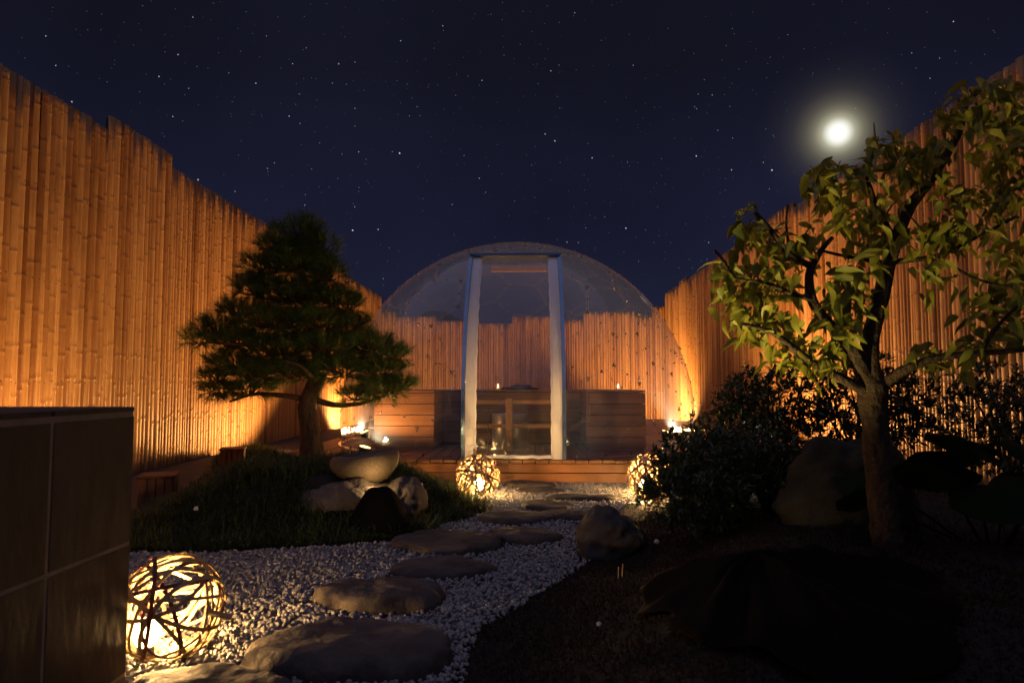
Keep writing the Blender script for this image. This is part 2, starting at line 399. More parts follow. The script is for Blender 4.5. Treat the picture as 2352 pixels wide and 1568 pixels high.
def fence(label, p0, p1, heights, face, lean=0.0):
    """p0->p1 base line; heights: list of (distance, H); face: angle of the face normal"""
    p0 = Vector(p0); p1 = Vector(p1); L = (p1-p0).length; d = (p1-p0)/L
    f = empty('bamboo_fence', p0, label, 'fence')
    s = 0.03; rr = random.Random(label)
    while s < L:
        w = rr.choice((.68, .8, .88, .95, 1.0, 1.05, 1.15, 1.25)); s += .0352*w
        H = heights[0][1]
        for dd, hh in heights:
            if s >= dd: H = hh
        H += rr.uniform(-.009, .009)
        o = bpy.data.objects.new('bamboo_pole', rr.choice(POLES)); COL.objects.link(o); o.parent = f
        o.location = d*s + Vector((math.cos(face), math.sin(face), 0))*rr.uniform(-.005, .005)
        o.rotation_euler = (rr.gauss(0, .0018), rr.gauss(0, .0015)+lean, face)
        o.scale = (.6+.4*w, w, H/3.45)
        s += .0352*w
    nrm = Vector((math.cos(face), math.sin(face), 0))
    cuts = [dd for dd, _ in heights]+[L]
    for (dd, hh), nx in zip(heights, cuts[1:]):
        if nx-dd < .01: continue
        me = box_me(nx-dd-.004, .02, hh-.02, 0); o = link('backing_board', me, f, d*((dd+nx)/2)-nrm*.022, M['backing']); o.rotation_euler = (0, 0, math.atan2(d.y, d.x))
    return f
XL, XR, YB = -4.06, 3.80, 18.7
fence('tall bamboo pole fence along the left, behind the pine and dark tile wall', (XL, 2.6, -.03), (XL, YB, -.03),
      [(0, 3.38), (6.39-2.6, 3.53), (7.56-2.6, 3.39), (9.9-2.6, 3.41), (11.6-2.6, 3.37), (13.4-2.6, 3.42), (15-2.6, 3.36)], 0.0)
fence('tall stepped bamboo fence along the right, behind the leafy tree', (XR, 2.2, -.03), (XR, YB, -.03),
      [(0, 3.42), (5.1, 3.34), (6.6-1.1, 3.44), (9.7-2.2, 3.53), (10.9-2.2, 3.45), (14.2-2.2, 3.42), (16.2-2.2, 3.50), (17-2.2, 3.42)], math.pi)
bx = lambda px: (px-1212)/1568*YB - XL
fence('lower bamboo fence with stepped panels across the back, seen through the dome', (XL, YB, -.03), (XR, YB, -.03),
      [(0, 2.95), (bx(909), 2.80), (bx(1003), 2.68), (bx(1093), 2.61), (bx(1177), 2.80), (bx(1263), 2.72), (bx(1340), 2.93), (bx(1458), 2.83), (bx(1500), 3.07)], -math.pi/2)

# ------------------------------------------------------------------ deck
def deck():
    x0, x1, y0, y1, zt = -2.45, 3.1, 6.25, 13.2, .21
    org = Vector((0, y0, 0))
    d = empty('wooden_deck', org, 'raised reddish timber deck of long planks carrying the clear dome', 'deck')
    x = x0; k = 0
    while x < x1:
        box('plank', x+.003, x+.117, y0, y1, zt-.03+.0015*(k % 3), zt+.0015*(k % 3), M['deck'], d, .003, org); x += .12; k += 1
    box('fascia_board', x0, x1, y0+.012, y0+.04, .098, zt-.032, M['fascia'], d, .003, org)
    box('fascia_board', x0, x1, y0+.016, y0+.042, -.01, .092, M['fascia'], d, .003, org)
    for sx in (x0+.01, x1-.04): box('side_board', sx, sx+.03, y0+.045, y1, 0, zt-.034, M['fascia'], d, .003, org)
deck()
DZ = .2135

# ------------------------------------------------------------------ counter inside the dome
def counter():
    Yf, Yb = 7.1, 7.8; H = .60
    org = Vector((0, Yf, DZ))
    t = empty('wooden_counter', org, 'low U shaped timber counter of horizontal boards inside the dome', 'counter')
    xl0, xl1, xr0, xr1 = -1.60, -.97, .60, 1.215
    nb = 5; g = .006; bh = (H-.03)/nb
    for i in range(nb):
        z0 = DZ+.03+i*bh; z1 = z0+bh-g
        for xa, xb in ((xl0, xl1), (xr0, xr1)): box('board', xa, xb, Yf, Yf+.02, z0, z1, M['panelx'], t, .003, org)
        for xa in (xl1-.02, xr0): box('side_board', xa, xa+.02, Yf+.022, Yb, z0, z1, M['panely'], t, .003, org)
        for xa in (xl0, xr1-.02): box('side_board', xa, xa+.02, Yf+.022, Yb+.5, z0, z1, M['panely'], t, .003, org)
        box('back_board', xl1+.002, xr0-.002, Yb, Yb+.02, z0, z1, M['panelx'], t, .003, org)
    for xa, xb, ya in ((xl0, xl1, Yf), (xr0, xr1, Yf), (xl1+.001, xr0-.001, Yb)):
        box('top_board', xa, xb, ya-.003, Yb+.55, DZ+H, DZ+H+.022, M['panelx'], t, .003, org)
        box('core', xa+.022, xb-.022, ya+.025, Yb+.5, DZ, DZ+H-.004, M['backing'], t, 0, org)
    for xa, xb in ((xl0, xl1), (xr0, xr1)): box('kick_board', xa+.02, xb-.02, Yf+.004, Yf+.018, DZ, DZ+.027, M['panelx'], t, .002, org)
counter()
def stand():
    Y = 7.02; org = Vector((-.13, Y, DZ))
    t = empty('wooden_stand', org, 'pale timber stand with two rails and a centre post behind the dome door', 'stand')
    zt = .735
    box('post', -.225, -.155, Y-.02, Y+.05, DZ, zt+.02, M['cedar' if 0 else 'railwood'], t, .004, org)
    for xa in (-.66, .325): box('post', xa, xa+.05, Y-.01, Y+.04, DZ, zt, M['railwood'], t, .004, org)
    for z in (zt-.04, .452):
        box('rail', -.61, -.227, Y, Y+.03, z, z+.04, M['railwood'], t, .003, org)
        box('rail', -.153, .325, Y, Y+.03, z, z+.04, M['railwood'], t, .003, org)
    d = empty('metal_drum', (-.19, 7.38, DZ), 'grey metal drum standing behind the timber stand in the dome', 'drum')
    link('body', lathe_me('drum_body', [(.185, 0), (.195, .01), (.195, .36), (.19, .372)], 40), d, None, M['steel'])
    link('glass_collar', lathe_me('drum_glass', [(.19, .375), (.19, .47)], 40), d, None, M['glass'])
    l_ = empty('metal_rod', (-.40, 6.93, DZ), 'thin shiny upright rod with ring collars beside the drum', 'rod')
    link('rod', lathe_me('rod', [(.006, 0), (.006, .44)], 8), l_, None, M['bolt'])
    for z in (.04, .17): link('collar', lathe_me('collar', [(.012, 0), (.016, .006), (.012, .012)], 10), l_, (0, 0, z))
    for c in l_.children:
        if c.name.startswith('collar') and not c.data.materials: c.data.materials.append(M['bolt'])
    # dark bundled cloth on the counter
    bm = bmesh.new(); bmesh.ops.create_icosphere(bm, subdivisions=4, radius=1)
    for v in bm.verts:
        k = 1+.35*noise.noise(v.co*2.2)+.15*noise.noise(v.co*6)
        v.co = Vector((v.co.x*.20*k, v.co.y*.10*k, max(-.0, v.co.z)*.055*k))
    o = link('folded_cloth', bm_mesh('folded_cloth', bm, True), None, (-.10, 7.98, DZ+.622), M['black']); tag(o, 'dark crumpled cloth lying on the counter behind the door', 'cloth')
stand()
def candle(loc, label, e=1.2):
    t = empty('candle_jar', loc, label, 'candle', 'candles on the counter')
    link('jar', lathe_me('jar', [(.028, 0), (.03, .004), (.03, .075), (.027, .078)], 18), t, None, M['glass'])
    wx = link('wax', lathe_me('wax', [(.025, .004), (.025, .02)], 14), t, None, M['white'])
    link('flame', lathe_me('flame', [(.002, .022), (.009, .032), (.007, .045), (.001, .066)], 10), wx, None, M['flame'])
    ld = bpy.data.lights.new('candle_light', 'POINT'); ld.energy = e; ld.color = WARM; ld.shadow_soft_size = .012
    lo = bpy.data.objects.new('candle_light', ld); COL.objects.link(lo); lo.parent = t; lo.location = (0, 0, .09)
candle((.955, 7.25, DZ+.622), 'small glass candle burning on the right end of the counter')
candle((-.345, 7.92, DZ+.622), 'added glass candle in place of a reflection behind the dome door')  # added candle, takes the place of bright reflections behind the door

# ------------------------------------------------------------------ clear dome
DC = Vector((-.13, 8.40, .52)); DR = 2.10
def dome():
    org = Vector((DC.x, DC.y, DZ))
    t = empty('clear_dome', org, 'large transparent bubble dome of clear seamed panels standing on the deck', 'dome')
    bm = bmesh.new(); bmesh.ops.create_icosphere(bm, subdivisions=3, radius=1)
    bmesh.ops.rotate(bm, verts=bm.verts, cent=(0, 0, 0), matrix=Matrix.Rotation(.33, 3, 'Z') @ Matrix.Rotation(.15, 3, 'X'))
    panes = []; edges = set()
    fc = {f.index: f.calc_center_median().normalized() for f in bm.faces}
    for v in bm.verts:
        fs = sorted(v.link_faces, key=lambda f: 0)
        nrm = v.co.normalized(); ax = nrm.orthogonal().normalized(); ay = nrm.cross(ax)
        fs = sorted(v.link_faces, key=lambda f: math.atan2(fc[f.index].dot(ay), fc[f.index].dot(ax)))
        idx = [f.index for f in fs]; panes.append((nrm, idx))
        for a, b in zip(idx, idx[1:]+idx[:1]): edges.add((min(a, b), max(a, b)))
    bm.free()
    dxl, dxr, dzt = DC.x-.475, DC.x+.475, 2.27
    def indoor(w): return dxl < w.x < dxr and w.z < dzt and w.y < DC.y
    for nrm, idx in panes:
        c = DC+nrm*DR
        if c.z < DZ-.25: continue
        b = bmesh.new(); ring = []; K = 4
        pts = []
        for a, e2 in zip(idx, idx[1:]+idx[:1]):
            for s in range(K): pts.append((fc[a]*(1-s/K)+fc[e2]*(s/K)).normalized())
        cv = b.verts.new(DC+nrm*(DR+.004)); prev = None
        for r_ in (.4, .75, 1.0):
            cur = [b.verts.new(DC+(nrm*(1-r_)+q*r_).normalized()*(DR+.004*(1-r_*r_))) for q in pts]
            m = len(cur)
            for k in range(m):
                if prev is None: b.faces.new((cv, cur[k], cur[(k+1) % m]))
                else: b.faces.new((prev[k], cur[k], cur[(k+1) % m], prev[(k+1) % m]))
            prev = cur
        bmesh.ops.bisect_plane(b, geom=b.verts[:]+b.edges[:]+b.faces[:], plane_co=(0, 0, DZ), plane_no=(0, 0, 1), clear_inner=True)
        if c.y < DC.y and dxl-.5 < c.x < dxr+.5 and c.z < dzt+.5:
            for co, no in (((dxl, 0, 0), (1, 0, 0)), ((dxr, 0, 0), (1, 0, 0)), ((0, 0, dzt), (0, 0, 1))):
                bmesh.ops.bisect_plane(b, geom=b.verts[:]+b.edges[:]+b.faces[:], plane_co=co, plane_no=no)
            kill = [f for f in b.faces if indoor(f.calc_center_median())]
            bmesh.ops.delete(b, geom=kill, context='FACES')
        if not b.faces: b.free(); continue
        bmesh.ops.translate(b, verts=b.verts, vec=-org)
        link('pane', bm_mesh('pane', b, True), t, None, M['film'])
    # welded seams and bolts
    V, F = [], []; BV, BF = [], []
    def bolt(w, n_, s=.009):
        x = n_.orthogonal().normalized(); y = n_.cross(x); base = len(BV)
        for r_, h_ in ((s, .0), (s, .008), (s*.5, .013)):
            for k in range(6): BV.append(w+n_*h_+(x*math.cos(k*math.pi/3)+y*math.sin(k*math.pi/3))*r_)
        for i in range(2):
            for k in range(6): a = base+i*6+k; bb = base+i*6+(k+1) % 6; BF.append((a, bb, bb+6, a+6))
        BF.append(tuple(base+12+k for k in range(6)))
    for a, e2 in edges:
        P = [(fc[a]*(1-s/6)+fc[e2]*(s/6)).normalized() for s in range(7)]
        side = (fc[e2]-fc[a]).normalized()
        for s in range(6):
            q0, q1 = P[s], P[s+1]
            w0, w1 = DC+q0*(DR+.006), DC+q1*(DR+.006)
            if min(w0.z, w1.z) < DZ or indoor(w0) or indoor(w1): continue
            for sgn in (-1, 1):   # two narrow weld lines
                sd = q0.cross(side).normalized()
                for o0, o1 in ((.009*sgn, .0125*sgn),):
                    base = len(V)
                    V.extend([w0+sd*o0, w1+sd*o0, w1+sd*o1, w0+sd*o1]); F.append((base, base+1, base+2, base+3))
        for s in (0.04, .5, .96):
            q = (fc[a]*(1-s)+fc[e2]*s).normalized(); w = DC+q*(DR+.004)
            if w.z > DZ+.01 and not indoor(w): bolt(w, q)
    nb = 44
    for k in range(nb):
        a = 2*math.pi*k/nb; rr_ = math.sqrt(DR*DR-(DC.z-DZ)**2)
        w = Vector((DC.x+rr_*math.cos(a), DC.y+rr_*math.sin(a), DZ+.02))
        if not indoor(w): bolt(w, Vector((math.cos(a), math.sin(a), 0)), .013)
    o = link('seams', mesh_py('seams', [v-org for v in V], F), t, None, M['seam']); o['kind'] = 'stuff'
    o = link('bolts', mesh_py('bolts', [v-org for v in BV], BF), t, None, M['bolt']); o['kind'] = 'stuff'
    # base flange
    rr_ = math.sqrt(DR*DR-(DC.z-DZ)**2); V, F = [], []; n = 96
    for k in range(n):
        a = 2*math.pi*k/n
        for ro, z in ((rr_-.004, DZ+.0005), (rr_+.045, DZ+.0005), (rr_+.045, DZ+.008), (rr_+.003, DZ+.010)): V.append(Vector((DC.x+ro*math.cos(a), DC.y+ro*math.sin(a), z))-org)
    for k in range(n):
        a = 2*math.pi*(k+.5)/n; w = Vector((DC.x+rr_*math.cos(a), DC.y+rr_*math.sin(a), DZ+.1))
        if indoor(w): continue
        for j in range(4): F.append((k*4+j, k*4+(j+1) % 4, ((k+1) % n)*4+(j+1) % 4, ((k+1) % n)*4+j))
    link('base_flange', mesh_py('base_flange', V, F), t, None, M['seam'])
    # door: strips that follow the front of the sphere
    def Yd(z, out): return DC.y-math.sqrt((DR+out)**2-(z-DC.z)**2)
    zt = 2.25; zs = [DZ+(zt-DZ)*i/28 for i in range(29)]
    def strip(name, xa, xb, out0, out1, m, z0=None, wav=0):
        V, F = [], []
        for i, z in enumerate(zs):
            y0, y1 = Yd(z, out0), Yd(z, out1)
            w_ = wav*math.sin(i*2.6) if wav else 0
            for x, y in ((xa, y0), (xb+w_, y0), (xb+w_, y1), (xa, y1)): V.append(Vector((x, y, z))-org)
        for i in range(len(zs)-1):
            for k in range(4): a = i*4+k; b_ = i*4+(k+1) % 4; F.append((a, b_, b_+4, a+4))
        F.append((3, 2, 1, 0)); q = (len(zs)-1)*4; F.append((q, q+1, q+2, q+3))
        me = mesh_py(name, V, F); return link(name, me, t, None, m)
    xc = DC.x
    d = strip('door', xc-.38, xc+.38, .012, .009, M['doorfilm'])
    for s in (-1, 1):
        xs = sorted((xc+s*.362, xc+s*.445)); strip('door_flap', xs[0], xs[1], .030, .018, M['white'])
        xs = sorted((xc+s*.447, xc+s*.480)); strip('door_jamb', xs[0], xs[1], .055, -.02, M['jamb'])
        # ripple of the zip tape
        V, F = [], []
        for i in range(57):
            z = DZ+(zt-DZ)*i/56; w_ = .0025*math.sin(i*1.55)
            for x, out in ((xc+s*(.361), .022), (xc+s*(.342+w_), .017)): V.append(Vector((x, Yd(z, out), z))-org)
        for i in range(56): F.append((i*2, i*2+1, i*2+3, i*2+2))
        link('zip_tape', mesh_py('zip_tape', V, F), d, None, M['white'])
    y = Yd(zt, .055)
    box('door_header', xc-.487, xc+.487, y-.01, y+.11, zt+.001, zt+.03, M['jamb'], t, .004, org)
    box('roller_bar', xc-.27, xc+.34, 7.42, 7.47, 2.135, 2.195, M['railwood'], t, .004, org)
    pts = [Vector((xc-.34+.68*i/12, Yd(DZ+.03, .03)+.004*math.sin(i*1.7), DZ+.022+.004*math.sin(i*2.3))) for i in range(13)]
    V, F = tube_geo([p-org for p in pts], [.018]*13, 10); link('threshold', mesh_py('threshold', V, F, True), d, None, M['white'])
    # crumpled hem of the clear door
    V, F = [], []
    for i in range(40):
        x = xc-.33+.66*i/39
        for j in range(5):
            z = DZ+.04+.035*j
            V.append(Vector((x, Yd(z, .03)+.012*noise.noise(Vector((x*9, z*14, 1)))-.012, z+.01*math.sin(x*11)))-org)
    for i in range(39):
        for j in range(4): a = i*5+j; F.append((a, a+5, a+6, a+1))
    link('door_hem', mesh_py('door_hem', V, F, True), d, None, M['doorfilm'])
dome()

# ------------------------------------------------------------------ lamps
def light(kind, parent, loc, energy, color=WARM, size=.03, aim=None, spot=150, blend=.6):
    ld = bpy.data.lights.new('lamp_light', kind); ld.energy = energy; ld.color = color; ld.shadow_soft_size = size
    o = bpy.data.objects.new('lamp_light', ld); COL.objects.link(o); o.parent = parent; o.location = loc
    if kind == 'SPOT':
        ld.spot_size = R(spot); ld.spot_blend = blend; o.rotation_euler = Vector(aim).to_track_quat('-Z', 'Y').to_euler()
    return o
def floodlight(loc, aim, label, energy, lens='lens', r=.06, color=WARM, spot=165, group=None):
    """squat round garden light: housing, bezel, lens; tilted to its aim"""
    t = empty('floodlight', loc, label, 'lamp', group)
    aim = Vector(aim).normalized(); q = aim.to_track_quat('Z', 'Y')
    piv = Vector((0, 0, r*.95))
    h = link('housing', lathe_me('housing', [(r*.35, -.055), (r*.8, -.05), (r, -.015), (r, .012), (r*.93, .012)], 22), t, piv, M['blackmetal']); h.rotation_euler = q.to_euler()
    ln = link('lens', lathe_me('lens', [(r*.90, .0135), (r*.86, .018), (r*.5, .023), (r*.1, .024)], 22), h, None, M[lens])
    link('bracket', box_me(.03, .03, r*.9, .003), t, (0, .0, 0), M['blackmetal'])
    light('SPOT', t, piv+aim*.045, energy, color, r*.7, aim, spot, .35)
    return t
G_ = 'floodlights around the fences'
# left side
floodlight((-3.02, 4.75, -.008), (-1, .25, .75), 'floodlight hidden behind the dark tile wall, washing the left fence', 180, group=G_, spot=125)
floodlight((-2.70, 9.5, .0), (-.55, -.30, 1), 'round lit floodlight on the ground just right of the pine trunk', 340, group=G_, spot=150)
floodlight((-3.05, 14.4, -.03), (-.6, .5, 1), 'floodlight in the far left corner below the bamboo', 820, group=G_)
floodlight((-2.12, 8.9, .2135), (-.4, -.2, 1), 'upper lit floodlight on the left end of the deck', 160, group=G_)
floodlight((-1.60, 6.72, .2135), (.25, .0, 1), 'lower lit floodlight on the left end of the deck', 48, group=G_)
# right side
floodlight((1.80, 9.0, .2135), (.4, -.2, 1), 'lit floodlight on the deck just right of the dome', 170, group=G_)
floodlight((2.12, 9.3, .2135), (.4, -.2, 1), 'lit floodlight on the deck half behind the shrub twigs', 260, group=G_)
floodlight((2.42, 8.9, .2135), (.5, -.25, 1), 'lit floodlight shining through the middle of the tall shrub', 260, group=G_)
floodlight((2.95, 16.2, -.03), (.6, .4, 1), 'floodlight at the far right corner behind the dome', 950, group=G_)

def woven_ball(loc, r, label, energy, seed, bulb=(0, 0, -.45), stick=None, n=34, wid=.085):
    t = empty('woven_lantern', loc, label, 'lantern', 'woven ball lanterns')
    rr = random.Random(seed)
    for i in range(n):
        nrm = Vector((rr.gauss(0, 1), rr.gauss(0, 1), rr.gauss(0, .75))).normalized()
        h_ = rr.uniform(-.5, .5); x = nrm.orthogonal().normalized(); y = nrm.cross(x)
        rad = math.sqrt(1-h_*h_); w = wid*rr.uniform(.8, 1.25); rs = 1+rr.uniform(-.035, .035)
        V, F = [], []; K = 40; ph = rr.uniform(0, 6); el = rr.uniform(.97, 1.0)
        a0 = rr.uniform(0, 6.28)
        for k in range(K):
            a = a0+2*math.pi*k/K
            c = (nrm*h_+(x*math.cos(a)+y*math.sin(a))*rad); c.normalize()
            s2 = rs*(1+.02*math.sin(3*a+ph))*el
            sd = (nrm-c*nrm.dot(c)).normalized()
            for wa, th in ((-w/2, 0), (w/2, 0), (w/2, .018), (-w/2, .018)):
                p = (c*(s2+th)+sd*wa)*r
                V.append(p)
        for k in range(K):
            k2 = (k+1) % K
            for j in range(4): F.append((k*4+j, k2*4+j, k2*4+(j+1) % 4, k*4+(j+1) % 4))
        link('strip', mesh_py('strip', V, F), t, (0, 0, r*.985), M['rattandark'] if rr.random() < .28 else M['rattanout'])
    if stick:
        a, b = stick; V, F = tube_geo([Vector(a)*r, Vector(b)*r], [.011, .010], 6); link('loose_strip', mesh_py('loose_strip', V, F), t, (0, 0, r*.985), M['rattanout'])
    bl = Vector(bulb)*r
    bo = link('bulb', lathe_me('bulb', [(.010, -.05), (.028, -.035), (.045, 0), (.040, .028), (.012, .046)], 18), t, (bl.x, bl.y, r*.985+bl.z), M['bulb'])
    link('socket', lathe_me('socket', [(.026, -.075), (.026, -.04)], 12), bo, None, M['blackmetal'])
    light('POINT', t, (bl.x, bl.y, r*.985+bl.z+.0), energy, (1.0, .56, .19), .048)
    return t
woven_ball((-1.175, 2.27, .0), .165, 'near woven ball lantern glowing beside the dark tile wall', 560, 3, (-.34, -.25, -.42), ((.9, -.3, -.0), (1.32, -.2, -.13)), n=26, wid=.068)
woven_ball((-.395, 5.45, .0), .172, 'woven ball lantern at the deck front, left end of the path', 400, 11, (.10, -.2, -.35), ((-.1, .1, .9), (-.2, .12, 1.25)), n=27, wid=.062)
woven_ball((.965, 5.45, .0), .180, 'woven ball lantern half hidden by the low right bush', 460, 23, (-.35, -.2, -.35), n=27, wid=.062)

# ------------------------------------------------------------------ tile wall
def tile_wall():
    X, Y1 = -1.19, 2.05; org = Vector((X-.3, Y1-.6, -.03))
    t = empty('tile_wall', org, 'dark slate tiled low wall with pale grout in the left foreground', 'wall')
    g = .011; tw, th = .350, .370
    ztop = .825
    box('core', X-.9, X-.0015, -.6, Y1-.0022, -.03, ztop-.014, M['grout'], t, 0, org)
    z = ztop-.030
    rows = [(z-th, z), (z-2*th-g, z-th-g), (-.03, z-2*th-2*g)]
    for za, zb in rows:
        y = Y1
        while y > -.5:
            box('tile', X-.012, X, y-tw, y, za, zb, M['slate'], t, .0015, org); y -= tw+g
        x = X-.0125
        while x > X-.85:
            box('tile', x-tw, x, Y1-.012, Y1-.0005, za, zb, M['slate'], t, .0015, org); x -= tw+g
    y = Y1
    while y > -.5:
        x = X
        while x > X-.85:
            box('cap_tile', x-tw, x, y-tw, y, ztop-.014, ztop, M['slate'], t, .0015, org); x -= tw+g
        y -= tw+g
    box('trim', X-.012, X-.002, -.6, Y1, ztop-.0262, ztop-.0165, M['grout'], t, .001, org)
tile_wall()

def cedar_box(px0, px1, pyb, Y, hgt, label, rot):
    a = atY(px0, pyb, Y); b = atY(px1, pyb, Y); w = b.x-a.x
    t = empty('cedar_box', ((a.x+b.x)/2, Y+w*.4, -.008), label, 'box', 'cedar light covers'); t.rotation_euler = (0, 0, rot)
    n = 4; s = w*.42
    for sd in range(4):
        M4 = Matrix.Rotation(sd*math.pi/2, 4, 'Z')
        for k in range(n):
            o = link('slat', box_me(2*s/n-.006, .014, hgt, .002), t, M4 @ Vector((-s+(k+.5)*2*s/n, -s, 0)), M['cedar']); o.rotation_euler = (0, 0, sd*math.pi/2)
    link('lid', box_me(2*s+.03, 2*s+.03, .02, .003), t, (0, 0, hgt+.001), M['cedar'])
cedar_box(302, 386, 1172, 4.85, .235, 'weathered cedar box beside the end of the tile wall', .35)
cedar_box(496, 552, 1098, 6.75, .25, 'cedar box farther back at the foot of the left fence', .3)

# ------------------------------------------------------------------ planting mounds
def in_poly(P, poly):
    x, y = P[:, 0], P[:, 1]; ins = np.zeros(len(P), bool); n = len(poly)
    for i in range(n):
        x0, y0 = poly[i]; x1, y1 = poly[(i+1) % n]
        c = ((y0 > y) != (y1 > y)) & (x < (x1-x0)*(y-y0)/(y1-y0+1e-12)+x0); ins ^= c
    return ins
def dist_poly(P, poly):
    d = np.full(len(P), 1e9); n = len(poly)
    for i in range(n):
        a = np.array(poly[i]); b = np.array(poly[(i+1) % n]); ab = b-a
        t = np.clip(((P-a)@ab)/(ab@ab), 0, 1); q = a+t[:, None]*ab
        d = np.minimum(d, np.linalg.norm(P-q, axis=1))
    return d
def sstep(x): x = np.clip(x, 0, 1); return x*x*(3-2*x)
g2 = lambda px, py: tuple(atZ(px, py, 0)[:2])
POLY_L = [g2(300, 1262), g2(480, 1264), g2(600, 1256), g2(750, 1250), g2(880, 1238), g2(985, 1228), g2(1010, 1204), g2(1085, 1186), g2(1125, 1172), (-.33, 5.2),
          (-.55, 5.6), (-.75, 6.05), (-1.5, 6.2), (-2.5, 6.3), (-2.75, 8.2), (-3.75, 8.9), (-3.75, 8.2), (-3.05, 6.6), (-2.64, 4.97), (-2.66, 4.5), (-2.45, 3.9)]
POLY_R = [(-.24, 1.0), (-.25, 1.6), g2(1035, 1568), g2(1075, 1450), g2(1180, 1385), g2(1260, 1335), g2(1330, 1295), g2(1360, 1230), g2(1400, 1185), g2(1437, 1150), (.82, 5.25), (1.15, 5.3), (1.5, 6.1), (3.7, 6.1), (3.7, 1.0)]
def Hz(P, poly, amp, wid, seed):
    d = np.where(in_poly(P, poly), dist_poly(P, poly), 0)
    z = amp*sstep(d/wid)
    b = .02*np.sin(P[:, 0]*5.1+seed)*np.cos(P[:, 1]*4.3+seed*2)+.012*np.sin(P[:, 0]*11+P[:, 1]*9)
    return z + b*sstep(d/.3) - .02*(d <= 0)
HL = lambda P: Hz(P, POLY_L, .29, .80, 1.0)
HR = lambda P: Hz(P, POLY_R, .24, 1.1, 4.0)
def hL(x, y): return float(HL(np.array([[x, y]]))[0])
def hR(x, y): return float(HR(np.array([[x, y]]))[0])
def mound(name, poly, H, m, step=.05):
    P = np.array(poly); x0, y0 = P.min(0)-.05; x1, y1 = P.max(0)+.05
    xs = np.arange(x0, x1, step); ys = np.arange(y0, y1, step)
    X, Y = np.meshgrid(xs, ys); Q = np.stack([X.ravel(), Y.ravel()], 1)
    ins = in_poly(Q, poly) | (dist_poly(Q, poly) < step*1.1)
    z = H(Q); V = np.column_stack([Q, z]); nx = len(xs); ny = len(ys)
    I = np.arange(nx*ny).reshape(ny, nx)
    F = np.stack([I[:-1, :-1], I[:-1, 1:], I[1:, 1:], I[1:, :-1]], -1).reshape(-1, 4)
    F = F[ins[F].all(1)]
    used = np.unique(F); mp = np.full(len(V), -1); mp[used] = np.arange(len(used))
    o = link(name, mesh_np(name, V[used], mp[F], True), None, None, m); tag(o, kind='structure'); return o
mound('planting_mound', POLY_L, HL, M['soil'])
mound('moss_mound', POLY_R, HR, M['soil'])

def strips(base, length, width, dirs, droop, segs=3, v=None, twist=None):
    """N curved tapering blades. base (N,3), dirs (N,3) unit start direction"""
    n = len(base); t = np.linspace(0, 1, segs+1)
    hor = dirs.copy(); hor[:, 2] = 0; hn = np.linalg.norm(hor, axis=1)[:, None]; hor = hor/np.maximum(hn, 1e-5)
    side = np.stack([-hor[:, 1], hor[:, 0], np.zeros(n)], 1)
    if twist is not None:
        up = np.cross(side, dirs); side = side*np.cos(twist)[:, None]+up*np.sin(twist)[:, None]
    V = np.empty((n, segs+1, 2, 3), np.float32)
    for i, s in enumerate(t):
        p = base+dirs*(length*s)[:, None]+np.array([0, 0, -1.0])*(droop*length*s*s)[:, None]+hor*(droop*length*s*s*.35)[:, None]
        w = (width*(1-s**2.2)*.5+.0003)[:, None]
        V[:, i, 0] = p-side*w; V[:, i, 1] = p+side*w
    idx = np.arange(n*(segs+1)*2).reshape(n, segs+1, 2)
    F = np.stack([idx[:, :-1, 0], idx[:, :-1, 1], idx[:, 1:, 1], idx[:, 1:, 0]], -1).reshape(-1, 4)
    a = np.repeat(rng.random(n) if v is None else v, (segs+1)*2)
    return V.reshape(-1, 3), F, a
def scatter(poly, n, margin=0.0):
    P = np.array(poly); lo, hi = P.min(0), P.max(0); out = []
    while sum(map(len, out)) < n:
        q = rng.random((n*2, 2))*(hi-lo)+lo
        k = in_poly(q, poly)
        if margin: k &= dist_poly(q, poly) > margin
        out.append(q[k])
    return np.concatenate(out)[:n]
def rand_dirs(n, up):
    a = rng.random(n)*2*np.pi; el = np.clip(rng.normal(up, .25, n), .15, 1.5)
    return np.stack([np.cos(a)*np.cos(el), np.sin(a)*np.cos(el), np.sin(el)], 1)

AVOID_L = [(-.98, 4.28, .30)]
def mondo():
    T = scatter(POLY_L, 5200); T = T[~((T[:, 0]+1.04)**2/.42**2+(T[:, 1]-4.45)**2/.30**2 < 1)]
    n = len(T)*13; ti = np.repeat(np.arange(len(T)), 13)
    xy = T[ti]+rng.normal(0, .018, (n, 2)); z = HL(xy)
    base = np.column_stack([xy, z-.01])
    L = rng.uniform(.10, .20, n)*rng.uniform(.75, 1.15, len(T))[ti]
    V, F, a = strips(base, L, rng.uniform(.0035, .006, n), rand_dirs(n, 1.05), rng.uniform(.25, .7, n), 3)
    o = link('mondo_grass', mesh_np('mondo_grass', V, F, False, a), None, None, M['mondo']); tag(o, 'dense dark mondo grass covering the mound under the pine', 'grass', kind='stuff')
mondo()
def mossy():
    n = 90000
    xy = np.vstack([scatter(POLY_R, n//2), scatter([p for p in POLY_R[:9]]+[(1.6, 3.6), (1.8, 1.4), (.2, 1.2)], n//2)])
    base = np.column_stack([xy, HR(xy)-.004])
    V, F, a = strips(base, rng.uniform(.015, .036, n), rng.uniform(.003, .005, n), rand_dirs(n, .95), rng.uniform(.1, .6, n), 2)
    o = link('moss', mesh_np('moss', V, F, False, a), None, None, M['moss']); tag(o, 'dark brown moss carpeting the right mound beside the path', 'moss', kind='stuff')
mossy()

